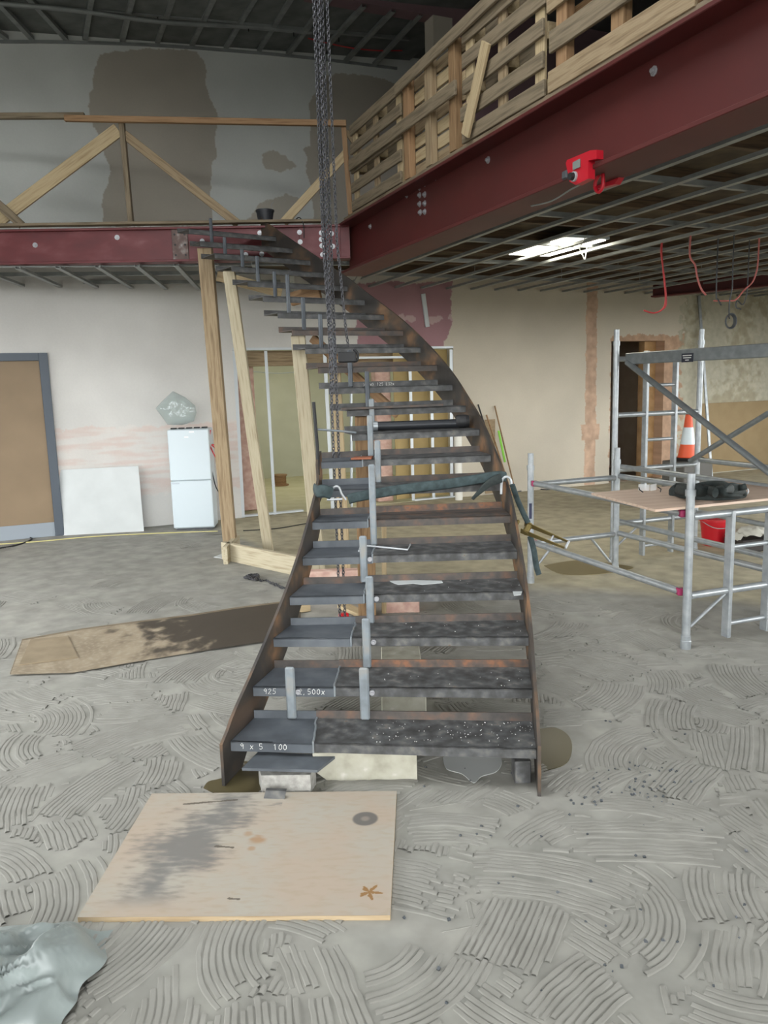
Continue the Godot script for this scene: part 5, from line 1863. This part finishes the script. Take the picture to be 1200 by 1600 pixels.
func patch(called: String, px: Array, m: Material, label: String) -> void:
	var pts := []
	for q in px:
		pts.append(on_y(q[0], q[1], 0.0))
	pts.append(pts[0])
	var round_ := curve(pts, 4)
	round_.pop_back()
	var mb := MB.new()
	mb.prism(round_, Vector3(0, 0.0034, 0))
	tag(part(mb, called, m), label, "patch")
# ------------------------------------------------------------------ chains and loose things on the stair
func link(mb: MB, at: Vector3, along_: Vector3, side: Vector3, len_ := 0.03, r := 0.0042) -> void:
	var pts := []
	var half := len_ * 0.5
	var w := 0.0085
	for k in 8:
		var a := TAU * (k + 0.5) / 8.0
		pts.append(at + along_ * (sin(a) * half) + side * (cos(a) * w))
	mb.tube(pts, r, 4, true)

func chain_run(pts: Array, called: String, label: String, group := "") -> void:
	var o := thing(called, label, "chain", pts[-1], group)
	var mb := MB.new()
	var k := 0
	for s in pts.size() - 1:
		var a: Vector3 = pts[s]
		var b: Vector3 = pts[s + 1]
		var d := (b - a).normalized()
		var e1 := d.cross(Vector3(0.6, 0.1, 0.8)).normalized()
		var e2 := d.cross(e1)
		var n := maxi(1, int(a.distance_to(b) / 0.022))
		for j in n:
			link(mb, a.lerp(b, (j + 0.5) / n), d, e1 if k % 2 == 0 else e2)
			k += 1
	var l := part(mb, "links", M.chain, o)
	l.set_meta("kind", "stuff")

func build_stair_things() -> void:
	var plumb := on_z(524, 640, -5.22)
	var at := func(dx: float, y: float, dz: float) -> Vector3:
		return Vector3(plumb.x + dx, y, plumb.z + dz)
	var top := 5.98
	chain_run([at.call(-0.022, top, 0.0), at.call(-0.022, 0.02, 0.0)], "lifting_chain", "long steel lifting chain hanging to the floor behind the left treads", "hoist chains")
	chain_run([at.call(0.012, top, -0.01), at.call(0.012, 0.02, -0.01)], "lifting_chain", "long steel lifting chain hanging to the floor behind the left treads", "hoist chains")
	chain_run([at.call(-0.006, top, 0.03), at.call(-0.006, 1.66, 0.03)], "lifting_chain", "short strand of lifting chain ending at the rusty tread", "hoist chains")
	chain_run([at.call(-0.038, top, 0.02), at.call(-0.036, 2.6, 0.02), at.call(-0.02, 2.1, 0.02)], "lifting_chain", "short strand of lifting chain on the outer side of the bunch", "hoist chains")
	chain_run([at.call(0.034, top, 0.01), at.call(0.05, 2.6, 0.01), at.call(0.085, 2.05, -0.05), at.call(0.095, 1.95, -0.08)], "lifting_chain", "single strand of lifting chain swinging clear to its hook block", "hoist chains")
	# hoist block and hook on that strand
	var hb := thing("hoist_hook", "black hoist hook block hanging by a tie bar in the middle of the stair", "hook", at.call(0.095, 1.88, -0.08))
	var mb := MB.new()
	mb.box(Transform3D(Basis.IDENTITY, at.call(0.085, 1.88, -0.08)), Vector3(0.12, 0.07, 0.05), 0.008)
	part(mb, "block", M.black, hb)
	mb = MB.new()
	mb.tube(curve([at.call(0.13, 1.93, -0.08), at.call(0.155, 1.9, -0.08), at.call(0.15, 1.86, -0.08), at.call(0.125, 1.85, -0.08)], 4), 0.009, 7)
	part(mb, "hook", M.black, hb)
	# heap of chain on the floor
	var r4 := RandomNumberGenerator.new()
	r4.seed = 9
	var pts := []
	for k in 34:
		var px := r4.randf_range(380, 404)
		var py := r4.randf_range(897, 907)
		pts.append(on_y(px, py, r4.randf_range(0.008, 0.03)))
	for q in [[408, 908], [416, 906], [424, 911], [432, 912], [438, 918], [446, 919], [434, 915], [426, 913]]:
		pts.append(on_y(q[0], q[1], 0.012))
	chain_run(pts, "chain_heap", "heap of dark chain on the floor to the side of the inner stringer")
	# webbing strap across the seventh tread, hooked to both stringers
	var st := thing("ratchet_strap", "dark teal webbing strap stretched across the treads with steel hooks and gold ratchet", "strap", on_z(640, 765, -4.62))
	var z := -4.62
	mb = MB.new()
	mb.tube(curve([on_z(544, 780, z), on_z(560, 776, z), on_z(600, 769, z), on_z(640, 763, z), on_z(700, 756, z), on_z(745, 749, z), on_z(775, 744, z), on_z(790, 745, z - 0.05)], 5), 0.03, 8, false, 0.28, Vector3.UP)
	part(mb, "webbing", M.strap, st)
	mb = MB.new()
	mb.tube(curve([on_z(492, 764, z - 0.12), on_z(496, 768, z + 0.05), on_z(506, 767, z + 0.08), on_z(518, 771, z + 0.06)], 5), 0.036, 8, false, 0.35, Vector3.UP)
	part(mb, "wrapped_end", M.strap, st)
	mb = MB.new()
	mb.tube(curve([on_z(520, 763, z), on_z(525, 760, z), on_z(530, 762, z), on_z(534, 772, z), on_z(541, 781, z)], 4), 0.007, 7)
	mb.rod(on_z(511, 781, z), on_z(535, 780, z), 0.007, 7)
	part(mb, "hook", M.chrome, st)
	mb = MB.new()
	mb.tube(curve([on_z(783, 772, z), on_z(784, 752, z), on_z(790, 745, z), on_z(797, 748, z), on_z(799, 756, z)], 4), 0.008, 7)
	part(mb, "hook", M.chrome, st)
	mb = MB.new()
	mb.tube(curve([on_z(783, 747, z + 0.01), on_z(765, 755, z + 0.03), on_z(750, 768, z + 0.04), on_z(738, 780, z + 0.03)], 4), [0.028, 0.028, 0.028, 0.026, 0.024, 0.022, 0.02, 0.018, 0.016, 0.014, 0.012, 0.011, 0.01], 7, false, 0.35, Vector3.UP)
	part(mb, "loose_end", M.strap_dark, st)
	mb = MB.new()
	var zr := -4.7
	mb.tube(curve([on_z(800, 757, z), on_z(808, 780, zr), on_z(818, 803, zr), on_z(825, 817, zr)], 4), 0.017, 7, false, 0.3, Vector3.RIGHT)
	part(mb, "tail", M.strap, st)
	mb = MB.new()
	mb.tube(curve([on_z(828, 838, zr), on_z(834, 860, zr), on_z(838, 885, zr), on_z(842, 898, zr)], 4), 0.018, 7, false, 0.3, Vector3.RIGHT)
	part(mb, "tail", M.strap, st)
	# the ratchet: two side plates, drum, handle bar
	var rt := MB.new()
	var ctr := on_z(824, 826, zr)
	var tip := on_z(886, 851, zr + 0.1)
	var dirn := (tip - ctr).normalized()
	var sidev := dirn.cross(Vector3(0.2, 0.5, 0.84)).normalized() * 0.028
	for sg in [-1.0, 1.0]:
		var a: Vector3 = ctr + sidev * sg - dirn * 0.03
		var b: Vector3 = tip + sidev * sg * 0.85
		var nn := sidev.normalized() * 0.004
		var up := dirn.cross(sidev.normalized()).normalized()
		rt.prism([a - up * 0.026, a + up * 0.026, a.lerp(b, 0.45) + up * 0.02, b + up * 0.009, b - up * 0.009, a.lerp(b, 0.45) - up * 0.018], nn)
	part(rt, "ratchet_handle", M.brass, st)
	rt = MB.new()
	rt.rod(tip - sidev, tip + sidev, 0.008, 8)
	rt.rod(ctr.lerp(tip, 0.62) - sidev, ctr.lerp(tip, 0.62) + sidev, 0.006, 8)
	part(rt, "handle_bar", M.chrome, st)
	rt = MB.new()
	rt.rod(ctr - sidev * 1.3, ctr + sidev * 1.3, 0.02, 12)
	rt.rod(ctr - dirn * 0.07 - sidev, ctr - dirn * 0.07 + sidev, 0.01, 8)
	part(rt, "drum", M.brass, st)
	# black pipe lying along the ninth tread
	var y9 := tread_y(8)
	var a := Vector3(-0.04, y9 + 0.034, -5.46)
	var b := Vector3(0.55, y9 + 0.034, -5.52)
	var pipe := thing("steel_pipe", "thick black steel pipe with a bright end lying on the ninth tread", "pipe", a)
	mb = MB.new()
	mb.rod(a, b, 0.03, 16)
	part(mb, "tube", plain(srgb(44, 46, 50), 0.45, 0.3), pipe)
	mb = MB.new()
	mb.rod(a - (b - a).normalized() * 0.02, a + (b - a).normalized() * 0.012, 0.034, 16)
	part(mb, "end_cap", M.galv, pipe)
	mb = MB.new()
	mb.lathe([Vector2(0, -0.05), Vector2(0.04, -0.045), Vector2(0.046, -0.02), Vector2(0.046, 0.02), Vector2(0.04, 0.045), Vector2(0, 0.05)], Transform3D(Basis(Vector3.BACK, PI / 2), Vector3(0.56, y9 + 0.048, -5.52)), 14)
	part(mb, "coupling", M.black, pipe)
	# flat bar on the tenth tread
	var y10 := tread_y(9)
	var fb := timber(Vector3(-0.27, y10 + 0.008, -5.42), Vector3(0.43, y10 + 0.012, -5.58), 0.016, 0.04, M.steel_rust, "flat_bar", self, Vector3.UP, 0.002)
	tag(fb, "loose rusty flat bar lying along the tenth tread", "flat bar")
	# rusty offcut on the eighth tread
	mb = MB.new()
	var y8 := tread_y(7)
	mb.prism([Vector3(-0.2, y8 + 0.001, -5.0), Vector3(-0.07, y8 + 0.001, -5.0), Vector3(-0.06, y8 + 0.001, -5.1), Vector3(-0.17, y8 + 0.001, -5.09)], Vector3(0, 0.012, 0))
	tag(part(mb, "steel_offcut", plain(srgb(140, 84, 60), 0.8)), "flat rusty offcut on the eighth tread by the tie bars", "offcut")
	# bar clamp at the end of the inner stringer
	var cl := thing("bar_clamp", "black bar clamp standing up from the cut end of the inner stringer", "clamp", Vector3(-0.42, 1.25, -4.95))
	mb = MB.new()
	mb.tube([on_z(497, 742, -4.93), on_z(496, 700, -4.93), on_z(490, 628, -4.93)], 0.011, 7)
	part(mb, "bar", M.black, cl)
	mb = MB.new()
	mb.tube([on_z(496, 671, -4.93), on_z(525, 673, -4.98), on_z(556, 676, -5.05)], 0.007, 7)
	part(mb, "screw", M.bar, cl)
	# torn white strip on the fourth tread, a bent rod on the fifth
	mb = MB.new()
	var y4 := tread_y(3)
	var tear := [[608, 908], [640, 907], [690, 908], [692, 911], [660, 914], [645, 912], [622, 914], [614, 911]]
	var tp := []
	for q in tear:
		tp.append(on_y(q[0], q[1], y4 + 0.001))
	mb.prism(tp, Vector3(0, 0.003, 0))
	tag(part(mb, "torn_paper", M.white_board), "torn strip of white paper on the fourth tread", "paper")
	mb = MB.new()
	mb.prism([on_y(801, 925, y4 + 0.001), on_y(816, 925, y4 + 0.001), on_y(814, 930, y4 + 0.001), on_y(803, 931, y4 + 0.001)], Vector3(0, 0.004, 0))
	tag(part(mb, "paper_scrap", M.white_board), "tiny white scrap at the outer end of the fourth tread", "paper")
	var y5 := tread_y(4)
	mb = MB.new()
	mb.tube([on_y(561, 861, y5 + 0.008), on_y(564, 853, y5 + 0.008), on_y(575, 853, y5 + 0.008), on_y(637, 859, y5 + 0.008), on_y(641, 851, y5 + 0.008)], 0.006, 7)
	tag(part(mb, "bent_rod", M.chrome), "bright bent rod with turned ends on the fifth tread", "rod")
	# spatter of filings on the lower treads
	var sp := MB.new()
	var r5 := RandomNumberGenerator.new()
	r5.seed = 31
	for k in 150:
		var i := r5.randi_range(0, 3)
		var f := pow(r5.randf(), 1.4)
		var g := r5.randf_range(0.08, 0.92)
		if i > 0 and r5.randf() < 0.6:
			i = 0
		var yy := tread_y(i)
		var fr := Vector3(TREAD_R[i][0], yy, TREAD_R[i][1]).lerp(Vector3(TREAD_L[i][0], yy, TREAD_L[i][1]), f * 0.55)
		var br := Vector3(TREAD_R[i + 1][0], yy, TREAD_R[i + 1][1]).lerp(Vector3(TREAD_L[i + 1][0], yy, TREAD_L[i + 1][1]), f * 0.55)
		var s := r5.randf_range(0.0009, 0.0022)
		sp.box(Transform3D(Basis(Vector3.UP, r5.randf() * 6.0), fr.lerp(br, g) + Vector3(0, s * 0.5, 0)), Vector3(s * r5.randf_range(1.0, 3.0), s, s))
	tag(part(sp, "weld_spatter", M.chalk), "pale specks of weld spatter on the lowest treads", "spatter", "", "stuff")

# ------------------------------------------------------------------ right hand side
# the depth at which a wire seen here hangs from one of the grid's channels
func wire_z(px: float, py: float) -> float:
	var p := on_z(px, py, -8.0)
	var perp := -(p - BEAM_ORIGIN).dot(BEAM_OUT)
	return on_plane(px, py, BM(0, 0, -(0.44 + 0.4 * roundf((perp - 0.44) / 0.4))), BEAM_OUT).z

func hung(px: float, py: float, z: float) -> Vector3:
	var p := on_z(px, py, z)
	return Vector3(p.x, 3.002, p.z)

func build_right_side() -> void:
	# load reading beam clamp on the bottom flange of the long beam
	var face := BM(0, 0, 0.05)
	var cp := on_plane(908, 262, face, BEAM_OUT)
	var cl := thing("beam_clamp", "bright red beam clamp with a display gripping the deep beam's flange", "beam clamp", cp)
	var lay := func(px: float, py: float, o: float) -> Vector3:
		return on_plane(px, py, BM(0, 0, o), BEAM_OUT)
	var mb := MB.new()
	mb.prism([lay.call(884, 255, 0.05), lay.call(886, 250, 0.05), lay.call(922, 235, 0.05), lay.call(932, 234, 0.05), lay.call(932, 248, 0.05), lay.call(919, 251, 0.05), lay.call(919, 279, 0.05), lay.call(899, 289, 0.05), lay.call(890, 284, 0.05)], BEAM_OUT * -0.045)
	part(mb, "body", M.red_paint, cl)
	mb = MB.new()
	mb.prism([lay.call(896, 254, 0.052), lay.call(907, 248, 0.052), lay.call(907, 261, 0.052), lay.call(896, 266, 0.052)], BEAM_OUT * 0.006)
	part(mb, "display", plain(srgb(120, 128, 124), 0.3), cl)
	mb = MB.new()
	var kp: Vector3 = lay.call(898, 276, 0.05)
	mb.lathe([Vector2(0, 0.035), Vector2(0.02, 0.035), Vector2(0.022, 0.0), Vector2(0, 0.0)], Transform3D(out_basis(BEAM_OUT), kp), 12)
	part(mb, "knob", M.black, cl)
	mb = MB.new()
	mb.lathe([Vector2(0.022, 0.014), Vector2(0.028, 0.012), Vector2(0.028, 0.0)], Transform3D(out_basis(BEAM_OUT), kp), 12)
	part(mb, "knob_ring", M.chrome, cl)
	mb = MB.new()
	mb.box(Transform3D(Basis(BEAM_ALONG, Vector3.UP, BEAM_ALONG.cross(Vector3.UP)), lay.call(910, 276, -0.1)), Vector3(0.05, 0.05, 0.26), 0.008)
	part(mb, "spindle", M.dark_grey, cl)
	mb = MB.new()
	mb.prism([lay.call(934, 270, -0.24), lay.call(968, 258, -0.24), lay.call(970, 272, -0.24), lay.call(960, 288, -0.24), lay.call(930, 296, -0.24)], BEAM_OUT * -0.04)
	part(mb, "rear_jaw", M.red_paint, cl)
	mb = MB.new()
	mb.tube(curve([lay.call(942, 271, -0.1), lay.call(942, 290, -0.1), lay.call(936, 300, -0.1), lay.call(930, 294, -0.1), lay.call(931, 282, -0.1), lay.call(938, 271, -0.1)], 4), 0.011, 8)
	part(mb, "shackle", M.red_paint, cl)
	cable([lay.call(912, 286, -0.02), lay.call(892, 296, -0.06), lay.call(862, 314, -0.1), lay.call(830, 322, -0.12)], 0.005, M.channel, "thin_cable", "thin grey cable trailing from the red beam clamp")
	# wires and coil hanging from the grid
	var z := wire_z(1034, 398)
	cable([hung(1034, 398, z), on_z(1034, 398, z), on_z(1037, 430, z), on_z(1040, 465, z), on_z(1036, 482, z), on_z(1022, 489, z), on_z(1006, 485, z)], 0.008, M.red_wire, "hanging_wire", "bright red wire dangling from the grid with a hooked end", "wire")
	z = wire_z(1033, 398)
	cable([hung(1033, 398, z), on_z(1033, 398, z), on_z(1039, 440, z), on_z(1041, 475, z), on_z(1034, 484, z)], 0.007, M.red_wire, "hanging_wire", "second red wire dangling close against the hooked one", "wire")
	z = wire_z(1078, 400)
	cable([hung(1078, 400, z), on_z(1078, 400, z), on_z(1086, 414, z), on_z(1090, 435, z), on_z(1096, 452, z), on_z(1103, 461, z)], 0.009, M.pink_wire, "hanging_wire", "pink wire dangling from the grid between the red wires and the cable coil", "wire")
	z = wire_z(1185, 398)
	cable([hung(1185, 398, z), on_z(1185, 398, z), on_z(1183, 420, z), on_z(1176, 440, z), on_z(1162, 454, z), on_z(1150, 468, z), on_z(1140, 470, z), on_z(1115, 470, z)], 0.008, M.pink_wire, "hanging_wire", "pink wire looping across above the hanging cable coil", "wire")
	z = wire_z(1145, 418)
	cable([hung(1145, 418, z), on_z(1145, 418, z), on_z(1144, 450, z), on_z(1140, 470, z), on_z(1139, 493, z), on_z(1140, 498, z)], 0.006, M.dark_grey, "hanging_wire", "grey wire holding up the cable coil", "wire")
	z = wire_z(1119, 457)
	cable([hung(1119, 457, z), on_z(1119, 457, z), on_z(1122, 468, z), on_z(1127, 477, z)], 0.007, M.dark_grey, "hanging_wire", "short dark wire end sticking out beside the cable coil", "wire")
	z = wire_z(1168, 446)
	cable([hung(1168, 446, z), on_z(1168, 446, z), on_z(1165, 466, z), on_z(1160, 476, z), on_z(1152, 470, z), on_z(1150, 480, z), on_z(1158, 483, z)], 0.006, M.dark_grey, "hanging_wire", "kinked grey wire ends beyond the cable coil", "wire")
	z = wire_z(1145, 418)
	mb = MB.new()
	for k in 4:
		var ring := []
		for j in 18:
			var an := TAU * j / 18.0
			ring.append(on_z(1140.5, 502, z) + Vector3(cos(an) * (0.04 + 0.004 * k), sin(an) * (0.062 + 0.003 * k), 0.008 * k))
		mb.tube(ring, 0.007, 6, true)
	tag(part(mb, "cable_coil", M.dark_grey), "small dark coil of cable hanging from the grid", "cable coil")
	# traffic cone on a stack of boxes
	var cpos := on_plane(1074, 717, W(0, 0, 2.3), wall_out)
	var base_y := cpos.y
	var boxm := MB.new()
	boxm.box(Transform3D(Basis(Vector3.UP, WALL_TURN), Vector3(cpos.x, base_y * 0.5 - 0.01, cpos.z)), Vector3(0.5, base_y - 0.02, 0.4), 0.01)
	tag(part(boxm, "storage_crate", plain(srgb(84, 82, 78), 0.7)), "dark grey crate the traffic cone stands on", "crate")
	var cone := thing("traffic_cone", "orange traffic cone with a white sleeve behind the scaffold", "traffic cone", cpos)
	var ch := (on_plane(1071, 637, W(0, 0, 2.3), wall_out)).y - base_y
	var orange := plain(srgb(214, 84, 44), 0.5)
	mb = MB.new()
	mb.box(Transform3D(Basis(Vector3.UP, WALL_TURN), cpos + Vector3(0, 0.012, 0)), Vector3(0.3, 0.024, 0.3), 0.006)
	part(mb, "base", M.black, cone)
	mb = MB.new()
	mb.lathe([Vector2(0.135, 0.024), Vector2(0.125, 0.03), Vector2(0.095, ch * 0.28), Vector2(0.06, ch * 0.62), Vector2(0.03, ch), Vector2(0.0, ch)], Transform3D(Basis.IDENTITY, cpos), 20)
	part(mb, "cone_body", orange, cone)
	mb = MB.new()
	mb.lathe([Vector2(0.097, ch * 0.29), Vector2(0.0635, ch * 0.62), Vector2(0.06, ch * 0.62)], Transform3D(Basis.IDENTITY, cpos), 20)
	part(mb, "reflective_sleeve", M.white_gloss, cone)
	# red bucket and wrapped tools behind the front tower
	var bp := on_y(1115, 851, 0.0)
	var bk := thing("bucket", "bright red plastic bucket on the floor behind the scaffold ladder", "bucket", bp)
	mb = MB.new()
	mb.lathe([Vector2(0, 0), Vector2(0.105, 0), Vector2(0.11, 0.02), Vector2(0.138, 0.25), Vector2(0.148, 0.25), Vector2(0.148, 0.275), Vector2(0.134, 0.275), Vector2(0.104, 0.02), Vector2(0, 0.02)], Transform3D(Basis.IDENTITY, bp), 24)
	part(mb, "pail", M.red_plastic, bk)
	mb = MB.new()
	mb.tube(curve([bp + Vector3(0.14, 0.25, 0.03), bp + Vector3(0.08, 0.2, 0.14), bp + Vector3(-0.06, 0.2, 0.15), bp + Vector3(-0.14, 0.25, 0.03)], 5), 0.004, 5)
	part(mb, "handle", M.chrome, bk)
	var tp := on_y(1172, 858, 0.0)
	var tr := MB.new()
	tr.box(Transform3D(Basis(Vector3.UP, 0.3), tp + Vector3(0, 0.06, 0)), Vector3(0.42, 0.12, 0.26), 0.012)
	tag(part(tr, "tool_tray", plain(srgb(48, 42, 40), 0.7)), "dark tool tray on the floor beside the red bucket", "tray")
	var nz := noise(140, 6.0, 3)
	var rows := []
	for i in 13:
		var row := []
		for j in 13:
			var uu := i / 12.0 * 2.0 - 1.0
			var vv := j / 12.0 * 2.0 - 1.0
			row.append(tp + Vector3(uu * 0.2, 0.125 + 0.1 * maxf(0.0, 1.0 - (uu * uu + vv * vv) * 0.6) + 0.05 * nz.get_noise_2d(uu, vv), vv * 0.13))
		rows.append(row)
	mb = MB.new()
	mb.sheet(rows)
	tag(part(mb, "plastic_sheet", plain(srgb(196, 194, 184), 0.35)), "crumpled clear plastic sheet heaped on the dark tool tray", "plastic sheet")
	# sticks and tools leaning on the wall behind the outer stringer
	var lean := func(x0: float, y0: float, x1: float, y1: float, r: float, m: Material, called: String, label: String, cat: String):
		var foot := on_y(x1, y1, 0.0)
		var head := on_wall(x0, y0, 0.03)
		var q := MB.new()
		q.rod(foot, head, r, 8)
		tag(part(q, called, m), label, cat)
	lean.call(760, 648, 800, 774, 0.012, M.pine_orange, "broom_handle", "orange wooden handle leaning on the wall behind the outer stringer", "handle")
	lean.call(773, 634, 806, 772, 0.011, M.prop, "long_stick", "tall thin stick with green tape leaning behind the outer stringer", "stick")
	lean.call(747, 632, 792, 776, 0.012, M.black, "steel_bar", "black bar leaning on the wall close to the outer stringer", "bar")
	var gs := timber(on_wall(779, 673, 0.12), on_wall(789, 722, 0.14), 0.03, 0.03, plain(srgb(126, 196, 60), 0.5), "spirit_level", self, Vector3.RIGHT, 0.004)
	tag(gs, "short lime green level strapped to the tall thin stick", "level")
	var pb := MB.new()
	var s0 := wall_sy(757, 700).x
	wall_box(pb, s0, wall_sy(773, 700).x, 0.02, wall_sy(770, 655).y, 0.004, 0.018, 0.002)
	tag(part(pb, "panel_offcut", M.post_brown), "brown panel offcut standing on edge at the wall behind the sticks", "panel")
	var wp := on_y(717, 781, 0.0)
	var pp := MB.new()
	pp.lathe([Vector2(0, 0), Vector2(0.055, 0), Vector2(0.055, 1.05), Vector2(0.045, 1.05), Vector2(0.045, 0.9), Vector2(0, 0.9)], Transform3D(Basis.IDENTITY, wp), 18)
	tag(part(pp, "white_pipe", plain(srgb(222, 220, 212), 0.5)), "upright white pipe standing at the end of the stud frame", "pipe")
	cable([on_y(795, 772, 0.008), on_y(815, 760, 0.008), on_y(855, 765, 0.008), on_y(875, 756, 0.01), on_y(860, 750, 0.06), on_y(842, 754, 0.02), on_y(835, 762, 0.008), on_y(800, 770, 0.008)], 0.008, M.dark_grey, "floor_cable", "grey cable coiled on the floor at the foot of the right hand wall")
